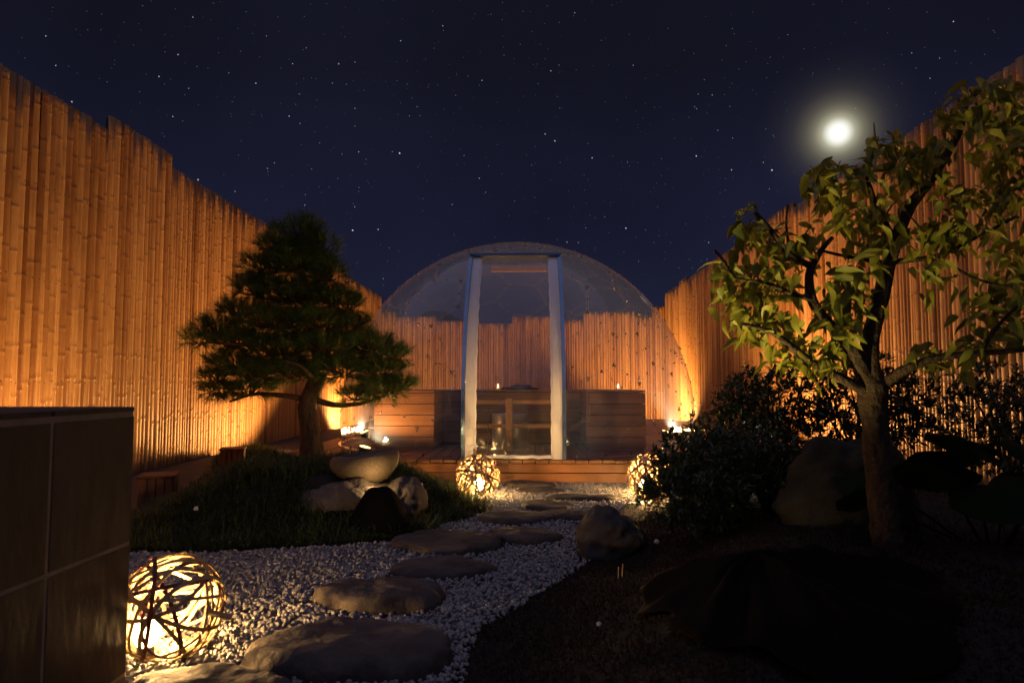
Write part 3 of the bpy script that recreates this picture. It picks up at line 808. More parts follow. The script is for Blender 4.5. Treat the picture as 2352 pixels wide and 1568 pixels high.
# ------------------------------------------------------------------ gravel
STONES = []
def gravel():
    poly = [(-1.9, .9), (-.1, .9), (-.15, 1.6)]+[g2(1065, 1568), g2(1100, 1450), g2(1200, 1390), g2(1290, 1335), g2(1360, 1290), g2(1400, 1200), g2(1450, 1150)]+[(.95, 5.6), (1.3, 6.0), (1.3, 6.26), (-.5, 6.26), (-.5, 5.6), (-.3, 5.25)]+[g2(1115, 1178), g2(1075, 1192), g2(1000, 1210), g2(975, 1236), g2(880, 1246), g2(750, 1258), g2(600, 1264), g2(480, 1272), g2(300, 1270)]+[(-2.3, 3.0), (-1.9, 2.2)]
    A = scatter(poly, 42000)
    pts = np.vstack([A]); n = len(pts)
    sz = np.clip(.0072*np.exp(rng.normal(0, .28, n)), .004, .014)
    bm = bmesh.new(); bmesh.ops.create_icosphere(bm, subdivisions=2, radius=1)
    variants = []
    for k in range(10):
        off = Vector((k*7.3, k*3.1, k))
        variants.append(np.array([list(v.co*(1+.42*noise.noise(v.co*1.1+off)+.16*noise.noise(v.co*2.6+off))) for v in bm.verts]))
    tri = np.array([[v.index for v in f.verts] for f in bm.faces]); bm.free()
    bm = bmesh.new(); bmesh.ops.create_icosphere(bm, subdivisions=1, radius=1)
    lowv = []
    for k in range(10):
        off = Vector((k*7.3, k*3.1, k)); lowv.append(np.array([list(v.co*(1+.5*noise.noise(v.co*1.1+off))) for v in bm.verts]))
    tril = np.array([[v.index for v in f.verts] for f in bm.faces]); bm.free()
    for nm, sel, var, tr in (('near', pts[:, 1] < 3.0, variants, tri), ('far', pts[:, 1] >= 3.0, lowv, tril)):
        p = pts[sel]; s = sz[sel]; m = len(p)
        q = rng.normal(size=(m, 4)); q /= np.linalg.norm(q, axis=1)[:, None]
        w, x, y, z = q.T
        Rm = np.stack([1-2*(y*y+z*z), 2*(x*y-z*w), 2*(x*z+y*w), 2*(x*y+z*w), 1-2*(x*x+z*z), 2*(y*z-x*w), 2*(x*z-y*w), 2*(y*z+x*w), 1-2*(x*x+y*y)], 1).reshape(m, 3, 3)
        B = np.stack(var)[rng.integers(0, 10, m)]*np.stack([rng.uniform(.9, 1.25, m), rng.uniform(.8, 1.1, m), rng.uniform(.6, .9, m)], 1)[:, None]
        Vv = np.einsum('nij,nkj->nki', Rm, B)*s[:, None, None]
        zc = rng.uniform(-.004, .014, m)
        Vv += np.column_stack([p, zc])[:, None]
        k = Vv.shape[1]
        F = (np.arange(m)[:, None, None]*k+tr[None]).reshape(-1, 3)
        if nm == 'near': V0, F0 = Vv.reshape(-1, 3), F
        else: V1, F1 = Vv.reshape(-1, 3), F+len(V0)
    o = link('gravel', mesh_np('gravel', np.vstack([V0, V1]), np.vstack([F0, F1]), True), None, None, M['gravel']); tag(o, 'loose white gravel of the winding garden path', 'gravel', kind='stuff')
gravel()

# ------------------------------------------------------------------ stones and rocks
def slab(name, cx, cy, rx, ry, h, seed, m, label, cat='stone', group=None, rot=0, z=-.02, lump=.10):
    V, F = [], []; nA, off = 64, Vector((seed*3.7, seed*1.3, seed))
    prof = [(.15, 1.0), (.3, 1.0), (.45, 1.0), (.58, .995), (.7, .985), (.82, .96), (.90, .89), (.955, .77), (.99, .58), (1.0, .35), (.985, .0)]
    V.append(Vector((0, 0, h)))
    for pr, pz in prof:
        for k in range(nA):
            a = 2*math.pi*k/nA; c, s = math.cos(a), math.sin(a)
            ol = 1+.24*noise.noise(Vector((c*1.1, s*1.1, 0))+off)+.09*noise.noise(Vector((c*3, s*3, 0))+off)+.03*noise.noise(Vector((c*8, s*8, pz))+off)
            q = Vector((c*rx*pr*ol, s*ry*pr*ol, 0))
            zz = h*pz+lump*h*1.6*noise.noise(Vector((q.x*3.2, q.y*3.2, seed)))*(1 if pz > .5 else .3)+.12*h*noise.noise(Vector((q.x*9, q.y*9, seed)))+.06*h*noise.noise(Vector((q.x*22, q.y*22, seed)))
            sidew = .025*noise.noise(Vector((c*5, s*5, pz*3+seed)))*(1 if pz < .9 else 0)
            V.append(Vector((q.x*(1+sidew*3), q.y*(1+sidew*3), zz)))
    for k in range(nA): F.append((0, 1+k, 1+(k+1) % nA))
    for i in range(len(prof)-1):
        for k in range(nA): a = 1+i*nA+k; b = 1+i*nA+(k+1) % nA; F.append((a, a+nA, b+nA, b))
    me = mesh_py(name, V, F, True); o = link(name, me, None, (cx, cy, z), m); o.rotation_euler = (0, 0, rot)
    return tag(o, label, cat, group)
def step_stone(px0, px1, pyt, pyb, h, seed, label, m=None, lump=.1):
    yf = atZ((px0+px1)/2, pyb, 0).y; yb = atZ((px0+px1)/2, pyt, h).y; ym = (yf+yb)/2
    xa = atZ(px0, (pyt+pyb)/2, h*.5); xb = atZ(px1, (pyt+pyb)/2, h*.5)
    sc = ym/((xa.y+xb.y)/2)
    x0, x1 = xa.x*sc, xb.x*sc
    slab('stepping_stone', (x0+x1)/2, ym, (x1-x0)/2, (yb-yf)/2, h+.02, seed, m or M['stone'], label, 'stone', 'stepping stones of the path', lump=lump)
step_stone(300, 660, 1512, 1650, .05, 1, 'dark stepping stone cut off at the bottom edge by the near lantern')
step_stone(572, 1080, 1408, 1572, .075, 2, 'largest nearest stepping stone, broad and grey, in the front gravel')
step_stone(715, 1028, 1320, 1414, .075, 3, 'oval stepping stone with a tall rounded edge, second from the front')
step_stone(900, 1128, 1272, 1334, .045, 4, 'flat triangular stepping stone between two brown slabs')
step_stone(895, 1162, 1212, 1278, .055, 5, 'wide brown stepping stone just right of the rock under the basin')
step_stone(1126, 1288, 1203, 1255, .05, 6, 'dark rounded stepping stone in front of its flatter twin mid path')
step_stone(1100, 1267, 1167, 1210, .05, 7, 'brown stepping stone touching the grass mound mid path')
step_stone(1244, 1390, 1164, 1200, .04, 8, 'grey stepping stone on the right side mid path')
step_stone(1192, 1322, 1146, 1178, .04, 9, 'dark narrow stepping stone left of the long slab')
step_stone(1255, 1432, 1132, 1153, .035, 10, 'long dark flat slab across the path before the right lantern', M['darkstone'])
step_stone(1185, 1300, 1117, 1137, .03, 11, 'pale low stone in the gravel near the deck step')
step_stone(1150, 1275, 1102, 1124, .05, 12, 'brown stepping stone right under the deck front by the left lantern')

def rock(name, c, s, seed, m, label, amp=.3, sub=4, flat=None, rot=(0, 0, 0), ridge=0):
    bm = bmesh.new(); bmesh.ops.create_icosphere(bm, subdivisions=sub, radius=1); off = Vector((seed*5.1, seed*2.3, seed*.7))
    for v in bm.verts:
        n_ = v.co.copy()
        k = 1+amp*noise.noise(n_*1.1+off)+amp*.45*noise.noise(n_*2.6+off)+amp*.22*noise.noise(n_*6+off)+amp*.10*noise.noise(n_*15+off)
        if ridge: k += ridge*abs(math.sin(n_.x*5+n_.y*2+1.5*noise.noise(n_*2+off)))
        v.co = Vector((n_.x*s[0]*k, n_.y*s[1]*k, n_.z*s[2]*k))
    o = link(name, bm_mesh(name, bm, True), None, c, m); o.rotation_euler = rot
    return tag(o, label, 'rock')
# rock group and basin
p = atY(835, 1180, 4.45)
rock('rock', (-1.13, 4.42, .09), (.33, .22, .185), 5, M['striped'], 'pale streaked rock carrying the stone basin', .30, 6, rot=(0, .0, .2), ridge=.11)
rock('rock', (-.83, 4.52, .10), (.16, .20, .17), 8, M['striped'], 'grey rock behind the black cover, right under the basin', .3, 5)
rock('rock', (-1.31, 4.30, .17), (.035, .035, .034), 15, M['striped'], 'small pebble sitting on the streaked rock left of the basin', .15, 3)
def basin():
    c = Vector((-1.085, 4.58, .232))
    t = empty('stone_basin', c, 'rounded pale stone water basin tilted on the streaked rock', 'basin')
    prof = [(.02, 0), (.10, .006), (.165, .045), (.215, .105), (.232, .15), (.228, .185), (.214, .203), (.198, .205), (.188, .198), (.17, .15), (.10, .12), (.01, .11)]
    V, F = [], []; n = 44
    for i, (r_, z_) in enumerate(prof):
        for k in range(n):
            a = 2*math.pi*k/n; w = 1+.05*noise.noise(Vector((math.cos(a), math.sin(a), z_*4)))+.015*noise.noise(Vector((math.cos(a)*4, math.sin(a)*4, z_*20)))
            tilt = .14*math.cos(a)*r_*(z_/.2)
            V.append((r_*w*math.cos(a), r_*w*.85*math.sin(a), z_+tilt*.9+(.006*noise.noise(Vector((math.cos(a)*2, math.sin(a)*2, 5))) if i > 4 else 0)))
    for i in range(len(prof)-1):
        for k in range(n): a = i*n+k; b = i*n+(k+1) % n; F.append((a, b, b+n, a+n))
    F.append(tuple(range(n))[::-1]); F.append(tuple((len(prof)-1)*n+k for k in range(n)))
    link('bowl', mesh_py('bowl', V, F, True), t, None, M['basin'])
    link('water', mesh_py('water', [(.186*math.cos(a*math.pi/18)-.004, .158*math.sin(a*math.pi/18), .176) for a in range(36)], [tuple(range(36))]), t, None, M['water'])
basin()
# black cover over the spotlight in front of the basin
def cover():
    V, F = [], []; nu, nv = 44, 30
    for j in range(nv):
        for i in range(nu):
            x = -.40+.72*i/(nu-1); s = -.20+.36*j/(nv-1)
            hump = .255*math.exp(-(abs(x-.03)/.160)**3.0)*math.exp(-(abs(s)/.105)**3)
            arm = .11*math.exp(-((s+.03+.12*x)/.055)**2)*(1/(1+math.exp((x+.02)*40)))*(1/(1+math.exp(-(x+.34)*50)))
            tail = .15*max(0, 1-abs(x-.12)/.20)*math.exp(-((s-.02)/.12)**2)
            z = max(hump, arm, tail)+.012*noise.noise(Vector((x*16, s*16, 2)))
            V.append((x, s, z))
    for j in range(nv-1):
        for i in range(nu-1):
            a = j*nu+i; q = [a, a+1, a+nu+1, a+nu]
            if max(V[k][2] for k in q) > .014: F.append(tuple(q))
    me = mesh_py('black_cover', V, F, True)
    o = link('black_cover', me, None, (-.93, 4.17, .02), M['black']); o.rotation_euler = (0, 0, .03)
    sm = o.modifiers.new('thickness', 'SOLIDIFY'); sm.thickness = .004
    tag(o, 'black draped cover shielding a spotlight in front of the stone basin', 'cover')
cover()
t = empty('spotlight', (-.945, 4.300, .232), 'small spotlight glowing between the basin and its black cover', 'lamp')
link('housing', lathe_me('sp_h', [(.012, -.04), (.025, -.03), (.028, 0)], 16), t, None, M['blackmetal'])
link('lens', lathe_me('sp_l', [(.026, .001), (.02, .006), (.004, .008)], 16), t, None, M['lens'])
light('POINT', t, (-.01, .02, .035), 2.2, (1, .60, .22), .02)
rock('rock', (.42, 3.72, .08), (.175, .22, .15), 31, M['darkstone'], 'dark rough rock at the bend of the path below the low bush', .28, 5)
rock('rock', (1.52, 3.40, .30), (.34, .26, .32), 37, M['boulder'], 'big mossy boulder standing behind the tree trunk', .38, 5)
rock('rock', (2.0, 1.95, .16), (.28, .25, .20), 41, M['darkstone'], 'dim low boulder in the bottom right corner', .25, 4)

# ------------------------------------------------------------------ black cloth in the right foreground
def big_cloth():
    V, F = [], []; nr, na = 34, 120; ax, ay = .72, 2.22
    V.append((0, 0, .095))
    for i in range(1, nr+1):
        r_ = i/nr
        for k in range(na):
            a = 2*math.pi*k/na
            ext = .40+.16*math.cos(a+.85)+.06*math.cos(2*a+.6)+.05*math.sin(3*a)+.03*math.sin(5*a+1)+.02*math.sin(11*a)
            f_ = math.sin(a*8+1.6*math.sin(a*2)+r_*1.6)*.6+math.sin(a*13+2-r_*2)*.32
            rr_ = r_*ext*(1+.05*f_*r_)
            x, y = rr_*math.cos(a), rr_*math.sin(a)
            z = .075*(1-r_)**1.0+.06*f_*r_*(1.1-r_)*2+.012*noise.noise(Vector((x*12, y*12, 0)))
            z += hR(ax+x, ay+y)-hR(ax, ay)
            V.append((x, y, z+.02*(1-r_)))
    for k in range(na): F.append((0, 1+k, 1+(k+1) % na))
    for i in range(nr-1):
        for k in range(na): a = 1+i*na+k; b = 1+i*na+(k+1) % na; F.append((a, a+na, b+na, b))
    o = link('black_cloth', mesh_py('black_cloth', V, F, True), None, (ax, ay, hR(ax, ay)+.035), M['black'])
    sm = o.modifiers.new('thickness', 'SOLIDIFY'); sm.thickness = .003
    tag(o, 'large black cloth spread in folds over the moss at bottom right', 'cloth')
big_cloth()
t = empty('spotlight', (.74, 2.47, hR(.74, 2.47)-.03), 'garden spotlight tucked behind the big black cloth, lighting the tree', 'lamp')
link('housing', lathe_me('gs_h', [(.03, -.02), (.035, .0), (.035, .03), (.032, .035)], 16), t, None, M['blackmetal'])
link('lens', lathe_me('gs_l', [(.031, .0355), (.02, .039), (.004, .04)], 16), t, None, M['lens'])
light('POINT', t, (.13, .04, .05), 9, (1, .58, .19), .02)
light('SPOT', t, (0, 0, .075), 92, (1, .74, .24), .03, (.30, .08, 1), 84, .8)
t = empty('spotlight', atY(1665, 1088, 4.75)-Vector((0, 0, .05)), 'small white spotlight shining out of the low right bush', 'lamp')
h_ = link('housing', lathe_me('ws_h', [(.012, -.07), (.03, -.06), (.034, 0)], 16), t, (0, 0, .05), M['blackmetal']); h_.rotation_euler = (math.pi/2+.1, 0, 0)
h_ = link('lens', lathe_me('ws_l', [(.030, .001), (.02, .008), (.004, .01)], 16), t, (0, 0, .05), M['whitelens']); h_.rotation_euler = (math.pi/2+.1, 0, 0)
link('spike', lathe_me('ws_s', [(.004, -.25), (.006, .02)], 8), t, None, M['blackmetal'])
light('SPOT', t, (0, -.03, .055), 2.2, (1, .88, .65), .025, (0, -1, .35), 150, .5)

# ------------------------------------------------------------------ pine
def pine():
    base = Vector((-1.94, 6.12, 0)); base.z = hL(base.x, base.y)-.03
    t = empty('pine_tree', base, 'bushy black pine with layered needles standing on the grassy mound', 'tree')
    Yp = base.y
    def P(px, py, dy=0): return atY(px, py, Yp+dy)-base
    path, rad = smooth_path([P(716, 1062), P(714, 1030), P(711, 985), P(706, 935), P(718, 895), P(734, 850), P(728, 790), P(706, 720), P(696, 640), P(690, 560), P(688, 520)],
                            [.115, .098, .086, .084, .080, .066, .056, .045, .034, .02, .01], 6)
    V, F = tube_geo(path, rad, 16, wob=.28); link('trunk', mesh_py('trunk', V, F, True), t, None, M['pinebark'])
    limbs = [([(715, 790, 0), (640, 772, -.15), (560, 790, -.2), (480, 785, -.15)], .032), ([(708, 918, 0), (650, 908, -.1), (585, 905, -.12), (528, 922, -.1)], .03),
             ([(722, 918, 0), (775, 930, .05), (835, 925, .0), (905, 900, -.1)], .034), ([(732, 840, 0), (800, 826, .1), (880, 815, .05)], .03),
             ([(720, 760, 0), (770, 735, .2), (815, 745, .25)], .024), ([(705, 700, 0), (640, 660, .1), (590, 655, .1)], .022),
             ([(698, 660, 0), (750, 640, -.1), (780, 660, -.1)], .02), ([(728, 880, 0), (690, 840, -.35), (650, 830, -.5)], .026), ([(730, 840, 0), (740, 800, .4), (760, 790, .55)], .024)]
    for pts, r0 in limbs:
        pa, ra = smooth_path([P(*q) for q in pts], [r0*(1-.75*i/(len(pts)-1)) for i in range(len(pts))], 5)
        V, F = tube_geo(pa, ra, 8, wob=.3); link('branch', mesh_py('branch', V, F, True), t, None, M['pinebark'])
    pads = [(690, 535, 62, 40), (645, 570, 58, 38), (738, 575, 42, 42), (610, 612, 60, 36), (690, 610, 80, 45), (755, 630, 45, 38), (590, 662, 60, 34), (675, 680, 90, 40), (765, 690, 55, 38),
            (800, 700, 28, 24), (560, 715, 55, 30), (640, 740, 85, 36), (745, 745, 80, 36), (815, 750, 40, 26), (505, 755, 52, 28), (460, 778, 34, 20), (560, 785, 60, 30), (650, 805, 85, 34),
            (760, 800, 80, 34), (850, 795, 62, 30), (905, 815, 36, 22), (540, 835, 62, 28), (500, 865, 42, 22), (600, 858, 70, 28), (690, 855, 70, 26), (790, 848, 70, 28), (870, 850, 50, 24),
            (505, 895, 36, 16), (570, 893, 50, 18), (880, 895, 60, 22), (925, 885, 30, 18), (820, 908, 40, 14)]
    k = Yp/1568
    tv, tf = [], []; TB, TD = [], []
    for (px, py, rx, ry) in pads:
        rx *= k; ry *= k; top = py < 700
        dz = [0] if rx < .16 else [-.5, 0, .5]
        nt = int(26+1900*rx*rx)
        dep = max(rx*1.1, .18)*(.8 if top else 1.25)
        c = P(px, py)
        u = rng.normal(size=(nt, 3)); u /= np.linalg.norm(u, axis=1)[:, None]; u *= (rng.random(nt)**.38)[:, None]
        q = u*np.array([rx*.92, dep, ry*.75]) + np.array(c)
        d = u*np.array([.9, .9, .55])+np.array([0, 0, .65])+rng.normal(0, .25, (nt, 3)); d /= np.linalg.norm(d, axis=1)[:, None]
        low = (u[:, 2] < -.45); d[low, 2] -= .9; d /= np.linalg.norm(d, axis=1)[:, None]
        TB.append(q); TD.append(d)
        for i in range(0, nt, 3):
            p1 = Vector(q[i]); p0 = Vector(c)*.75+p1*.25+Vector((0, 0, -.04)); tube_geo([p0, (p0+p1)/2+Vector((0, 0, -.015)), p1], [.007, .005, .003], 4, tv, tf, False)
    link('twigs', mesh_py('twigs', tv, tf), t, None, M['twig'])['kind'] = 'stuff'
    TB = np.concatenate(TB); TD = np.concatenate(TD); nd = 30
    ti = np.repeat(np.arange(len(TB)), nd); n = len(ti)
    ax = TD[ti]; s = rng.random(n)
    r_ = rng.normal(size=(n, 3)); r_ -= ax*(r_*ax).sum(1)[:, None]; r_ /= np.linalg.norm(r_, axis=1)[:, None]
    ang = rng.uniform(.15, .95, n); d = ax*np.cos(ang)[:, None]+r_*np.sin(ang)[:, None]
    V, F, a = strips(TB[ti]+ax*(s*.05)[:, None], rng.uniform(.065, .115, n), rng.uniform(.0018, .0028, n), d, rng.uniform(0, .12, n), 1, np.clip(rng.random(len(TB))[ti]*.6+rng.random(n)*.35, 0, .99), rng.random(n)*3)
    o = link('crown', mesh_np('crown', V, F, False, a), t, None, M['needle']); o['kind'] = 'stuff'
pine()

# ------------------------------------------------------------------ leafy tree on the right
def leaf_mesh(seed, L=1.0, W=.42, fold=.55, droop=.7, nx=6):
    rr = random.Random(seed); V, F = [], []
    curl = rr.uniform(.2, .9); droop *= rr.uniform(.4, 1.3); tw = rr.uniform(-.6, .6)
    for i in range(nx+1):
        s = i/nx; w = W*.5*math.sin(math.pi*min(1, s*.93+.07)**.8)*(1-.25*s); w = max(w, .004)
        x = s*L; z = -droop*s*s*L*.6; wv = .06*math.sin(s*9+seed)
        for k, e_ in ((-1, -w), (0, 0), (1, w)):
            V.append((x*(1-.12*droop*s), e_*math.cos(tw*s), z+abs(e_)*fold*(1-curl*s)+e_*math.sin(tw*s)+wv*abs(k)*.5))
    for i in range(nx):
        for k in range(2): a = i*3+k; F.append((a, a+1, a+4, a+3))
    return V, F
LEAVES = []
for s in range(10):
    V, F = leaf_mesh(s); me = mesh_py('leaf', V, F, True); me.materials.append(M['leaf']); LEAVES.append(me)
SLEAVES = []
for s in range(6):
    V, F = leaf_mesh(s+40, 1, .30, .3, .35, 4); me = mesh_py('leaf', V, F, True); me.materials.append(M['shrubleaf']); SLEAVES.append(me)
def place_leaves(t, items, meshes, m, keep=300, name='leaf'):
    """items: (pos, dir, length, roll) local to t. nearest/largest as parts, the rest one mesh"""
    org = t.location
    items.sort(key=lambda q: -q[2]/max(.3, (q[0]+org-CAM).length))
    allV, allF, A = [], [], []
    for i, (p, d, L, roll) in enumerate(items):
        x = d.normalized(); up = Vector((0, 0, 1)); y = up.cross(x)
        if y.length < 1e-3: y = Vector((0, 1, 0))
        y.normalize(); z = x.cross(y)
        Mx = Matrix((x, y, z)).transposed() @ Matrix.Rotation(roll, 3, 'X')
        me = meshes[i % len(meshes)]
        if i < keep:
            o = bpy.data.objects.new(name, me); COL.objects.link(o); o.parent = t
            M4 = Mx.to_4x4() @ Matrix.Scale(L, 4); M4.translation = p; o.matrix_local = M4
        else:
            b = len(allV); co = [Mx @ (v.co*L)+p for v in me.vertices]; allV += co; A += [random.random()]*len(co)
            allF += [tuple(b+k for k in f.vertices) for f in me.polygons]
    if allV:
        me = mesh_py('foliage', allV, allF, True); a = me.attributes.new('v', 'FLOAT', 'POINT'); a.data.foreach_set('value', A)
        o = link('foliage', me, t, None, m); o['kind'] = 'stuff'
def tree():
    Yt = 2.78; b = atY(2048, 1285, Yt); base = Vector((b.x, Yt, hR(b.x, Yt)-.02))
    t = empty('leafy_tree', base, 'broadleaf tree with drooping yellow green leaves in the right foreground', 'tree')
    def P(px, py, dy=0): return atY(px, py, Yt+dy)-base
    k = Yt/1568
    pa, ra = smooth_path([P(2052, 1300), P(2046, 1270), P(2032, 1190), P(2020, 1100), P(2010, 1000), P(2004, 930), P(2004, 880), P(2000, 845)], [44*k, 34*k, 29*k, 27*k, 27*k, 29*k, 30*k, 18*k], 12)
    V, F = tube_geo(pa, ra, 28, wob=.30); link('trunk', mesh_py('trunk', V, F, True), t, None, M['bark'])
    limbs = [([(2002, 880, 0), (1998, 790, 0), (2022, 690, .02), (2048, 580, .05), (2088, 480, .05), (2140, 410, .05), (2200, 310, .1), (2225, 230, .1), (2300, 185, .15)], [32, 28, 24, 22, 18, 15, 12, 9, 5]),
             ([(1995, 885, 0), (1955, 800, -.05), (1905, 745, -.1), (1868, 695, -.12), (1858, 640, -.12), (1866, 606, -.12)], [26, 20, 16, 14, 13, 12]),
             ([(1864, 612, -.12), (1815, 585, -.15), (1775, 535, -.2), (1733, 488, -.2)], [12, 10, 8, 7]), ([(1868, 608, -.12), (1890, 570, -.1), (1912, 545, -.1)], [10, 8, 6]),
             ([(1990, 900, 0), (1930, 868, -.05), (1880, 842, -.1), (1828, 805, -.15), (1770, 762, -.2), (1700, 742, -.22)], [20, 14, 13, 12, 7, 4]),
             ([(2015, 890, 0), (2075, 850, -.08), (2150, 822, -.15), (2250, 812, -.2), (2380, 800, -.25)], [19, 15, 11, 9, 6]),
             ([(2045, 602, .05), (2150, 588, 0), (2230, 552, -.05), (2330, 500, -.1)], [10, 8, 6, 4]), ([(2045, 605, .05), (1960, 592, 0), (1885, 575, -.05)], [8, 6, 4]),
             ([(2055, 560, .05), (2012, 470, .05), (1990, 405, .02)], [13, 10, 5]), ([(1868, 690, -.12), (1810, 670, -.2), (1760, 650, -.25), (1690, 640, -.3)], [8, 6, 5, 3]),
             ([(1815, 585, -.15), (1806, 520, -.1), (1810, 470, -.1)], [5, 4, 3]), ([(2150, 588, 0), (2240, 640, -.1), (2330, 660, -.15)], [6, 5, 3]), ([(2250, 812, -.2), (2290, 750, -.25), (2340, 700, -.25)], [7, 5, 3]),
             ([(1640, 575, -.25), (1655, 590, -.25), (1690, 640, -.3)], [4, 4, 3])]
    for pts, rd in limbs:
        p2, r2 = smooth_path([P(*q) for q in pts], [r_*k*.72 for r_ in rd], 5)
        V, F = tube_geo(p2, r2, 10, wob=.3); link('branch', mesh_py('branch', V, F, True), t, None, M['bark'])
    cl = [(1720, 515, 40, 20), (1665, 625, 34, 16), (1690, 660, 45, 22), (1720, 720, 50, 24), (1775, 630, 55, 26), (1800, 735, 50, 22), (1770, 560, 40, 18), (1835, 560, 45, 20), (1905, 430, 48, 26), (1935, 500, 60, 28),
          (1880, 400, 30, 10), (1975, 405, 40, 18), (2050, 350, 45, 20), (2010, 330, 26, 9), (2025, 490, 50, 20), (2000, 560, 45, 18), (1955, 640, 45, 20), (1920, 700, 55, 26), (1975, 700, 40, 14), (1930, 775, 50, 20), (1820, 815, 40, 16),
          (1880, 830, 45, 18), (1740, 770, 40, 14), (2145, 625, 40, 16), (2130, 540, 50, 20), (2200, 520, 55, 24), (2285, 480, 55, 28), (2300, 350, 60, 38), (2250, 250, 55, 32), (2330, 230, 60, 32), (2150, 350, 45, 18), (2100, 400, 45, 16),
          (2200, 440, 45, 18), (2280, 680, 60, 28), (2335, 600, 60, 28), (2340, 740, 55, 28), (2250, 790, 50, 22), (2140, 815, 35, 14), (2345, 420, 50, 26), (2180, 270, 30, 8), (2390, 300, 60, 26), (2400, 500, 60, 20), (2400, 680, 60, 20), (2150, 255, 12, 2)]
    items = []; tv, tf = [], []
    for px, py, r_, n_ in cl:
        for _ in range(int(n_*2.1)):
            a, b_ = random.gauss(0, .55), random.gauss(0, .55)
            p = P(px+a*r_, py+b_*r_, random.gauss(-.05, .13))
            az = random.uniform(0, 6.28); el = random.gauss(-.55, .45)
            d = Vector((math.cos(az)*math.cos(el), math.sin(az)*math.cos(el), math.sin(el)))
            items.append((p, d, random.uniform(.045, .105), random.gauss(0, .9)))
        c = P(px, py, -.05)
        for _ in range(3):
            e_ = P(px+random.gauss(0, .6)*r_, py+random.gauss(0, .6)*r_, random.gauss(-.05, .1)); tube_geo([c+Vector((0, 0, -.03)), (c+e_)/2, e_], [.005, .004, .002], 5, tv, tf, False)
    link('twigs', mesh_py('twigs', tv, tf), t, None, M['twig'])['kind'] = 'stuff'
    place_leaves(t, items, LEAVES, M['leaf'], 300)
tree()

# ------------------------------------------------------------------ shrubs
def shrub(name, c, rad, hgt, n, L, label, seed, keep=300, stems=7):
    rr = random.Random(seed)
    base = Vector((c[0], c[1], hR(c[0], c[1])-.01))
    t = empty(name, base, label, 'shrub'); items = []
    for s in range(stems):
        a = 6.28*s/stems+rr.uniform(-.3, .3); tip = Vector((math.cos(a)*rad*rr.uniform(.3, .8), math.sin(a)*rad*rr.uniform(.3, .8), hgt*rr.uniform(.6, .95)))
        pa, ra = smooth_path([Vector((0, 0, 0)), tip*.45+Vector((rr.gauss(0, .03), rr.gauss(0, .03), .04)), tip], [.013, .009, .004], 5)
        V, F = tube_geo(pa, ra, 6); link('stem', mesh_py('stem', V, F, True), t, None, M['bark'])
    per = 9
    for _ in range(n//per):
        u = Vector((rr.gauss(0, 1), rr.gauss(0, 1), rr.gauss(0, 1))).normalized()*(rr.random()**.33)
        bump = 1+.25*noise.noise(u*2.2+Vector((seed, 0, 0)))
        p = Vector((u.x*rad*bump, u.y*rad*bump, hgt*.60+u.z*hgt*.42*bump))
        if p.z < hgt*.12: continue
        ax = (u+Vector((0, 0, .7))).normalized(); x = ax.orthogonal().normalized(); y = ax.cross(x)
        for k in range(per):
            a = k*2.4+rr.uniform(-.3, .3); sp = rr.uniform(.5, 1.2)
            d = ax*math.cos(sp)+(x*math.cos(a)+y*math.sin(a))*math.sin(sp)
            items.append((p+ax*rr.uniform(-.03, .02), d, L*rr.uniform(.7, 1.25), rr.gauss(0, .4)))
    place_leaves(t, items, SLEAVES, M['shrubleaf'], keep)
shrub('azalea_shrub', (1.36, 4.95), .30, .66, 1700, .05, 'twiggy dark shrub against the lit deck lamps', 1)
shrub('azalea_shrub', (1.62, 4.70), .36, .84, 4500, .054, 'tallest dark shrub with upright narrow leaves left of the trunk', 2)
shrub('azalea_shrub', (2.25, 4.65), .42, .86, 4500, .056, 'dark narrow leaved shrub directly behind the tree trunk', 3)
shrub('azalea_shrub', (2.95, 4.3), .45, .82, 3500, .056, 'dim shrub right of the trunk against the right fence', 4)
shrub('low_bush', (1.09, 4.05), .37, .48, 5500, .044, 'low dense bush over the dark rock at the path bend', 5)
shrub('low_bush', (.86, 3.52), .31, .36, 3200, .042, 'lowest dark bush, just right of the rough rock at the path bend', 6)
shrub('low_bush', (1.24, 3.62), .30, .42, 2800, .044, 'low dark bush between the path bush and the mossy boulder', 7)

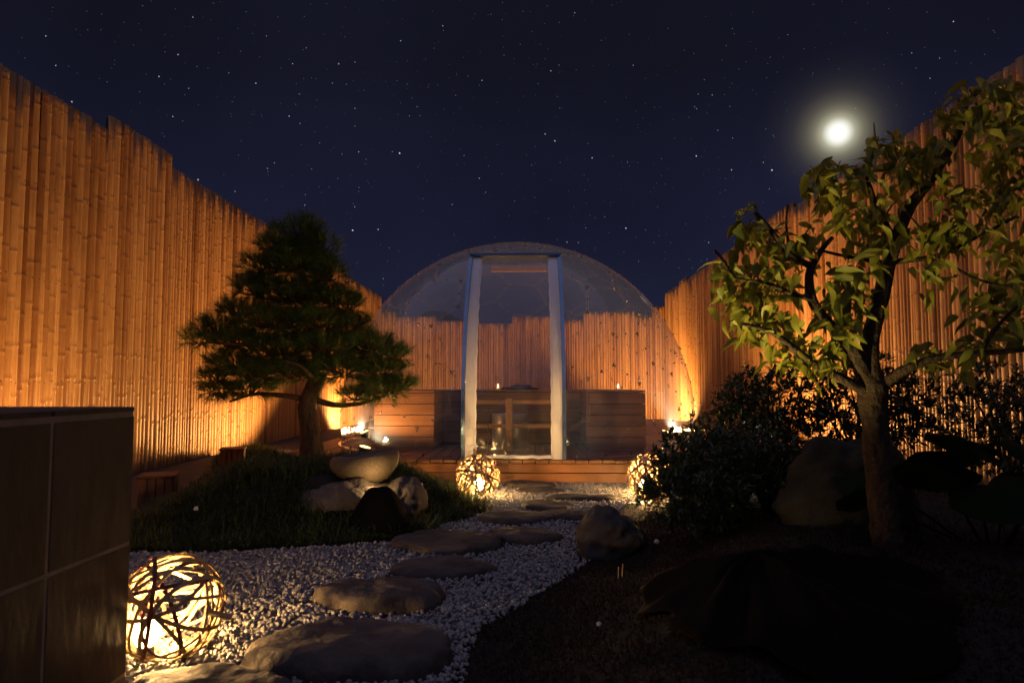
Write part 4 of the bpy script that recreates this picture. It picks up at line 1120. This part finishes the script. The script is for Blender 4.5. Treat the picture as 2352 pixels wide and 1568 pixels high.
def big_leaf_plant():
    base = Vector((1.95, 2.95, 0)); base.z = hR(base.x, base.y)
    t = empty('big_leaf_plant', base, 'dark plant with broad round glossy leaves right of the trunk', 'plant')
    spec = [(-.25, -.05, .34, .17), (-.08, -.2, .26, .2), (.18, -.1, .34, .19), (.3, .1, .28, .18), (-.02, .12, .42, .16), (-.45, .12, .28, .14), (-.52, .05, .20, .12), (.12, -.32, .16, .2)]
    for i, (x, y, z, r_) in enumerate(spec):
        V, F = [], []; n = 26; rr = random.Random(i)
        V.append(Vector((0, 0, 0)))
        for ring in (.35, .7, 1.0):
            for k in range(n):
                a = 2*math.pi*k/n; notch = 1-.55*math.exp(-((a-math.pi)/.28)**2)
                w = (1+.05*math.sin(a*7+i))*notch*ring
                V.append(Vector((math.cos(a)*r_*w+.0, math.sin(a)*r_*w, -.22*r_*ring*ring+.03*r_*math.sin(a*6)*ring)))
        for k in range(n): F.append((0, 1+k, 1+(k+1) % n))
        for q in range(2):
            for k in range(n): a = 1+q*n+k; b = 1+q*n+(k+1) % n; F.append((a, a+n, b+n, b))
        o = link('leaf', mesh_py('big_leaf', V, F, True), t, (x, y, z), M['bigleaf']); o.rotation_euler = (rr.uniform(.2, .7), rr.uniform(-.35, .35), rr.uniform(0, 6.28))
        V, F = tube_geo([Vector((x*.2, y*.2, -.01)), Vector((x*.7, y*.7, z*.6)), Vector((x, y, z))], [.006, .005, .004], 6); link('stalk', mesh_py('stalk', V, F, True), t, None, M['bigleaf'])
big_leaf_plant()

# ------------------------------------------------------------------ small fallen things
def petal(px, py, zf, r_, label, seed):
    z = zf; p = atZ(px, py, z)
    bm = bmesh.new(); bmesh.ops.create_icosphere(bm, subdivisions=3, radius=r_)
    for v in bm.verts:
        k = 1+.5*noise.noise(v.co*(1.6/r_)+Vector((seed, 0, 0))); v.co *= k; v.co.z *= .8
    o = link('fallen_blossom', bm_mesh('blossom', bm, True), None, p, M['petal']); tag(o, label, 'blossom')
petal(1376, 1433, .07, .010, 'small white blossom lying on the dark moss', 1)
petal(966, 1112, .235, .015, 'pale blossom on the grass right of the stone basin', 2)
petal(450, 1167, .17, .014, 'tiny pale blossom in the grass near the tile wall', 3)
petal(1508, 1243, .12, .012, 'pale blossom at the foot of the low bush', 4)
def stick(a, b, r_, label):
    V, F = tube_geo([a, (a+b)/2+Vector((0, 0, .004)), b], [r_, r_*1.1, r_*.9], 8); c = a.copy()
    o = link('twig_piece', mesh_py('twig_piece', [v-c for v in V], F, True), None, c, M['straw']); tag(o, label, 'twig')
a = atZ(1868, 1322, hR(1.05, 2.55)+.035); stick(a, a+Vector((.055, .045, .008)), .008, 'bright broken straw piece on the lit moss beside the cloth')
a = atZ(1420, 1327, .10); stick(a, a+Vector((.002, 0, .045)), .002, 'left of two thin upright straw stalks in the moss')
a = atZ(1429, 1325, .10); stick(a, a+Vector((.003, 0, .055)), .002, 'right of two thin upright straw stalks in the moss')
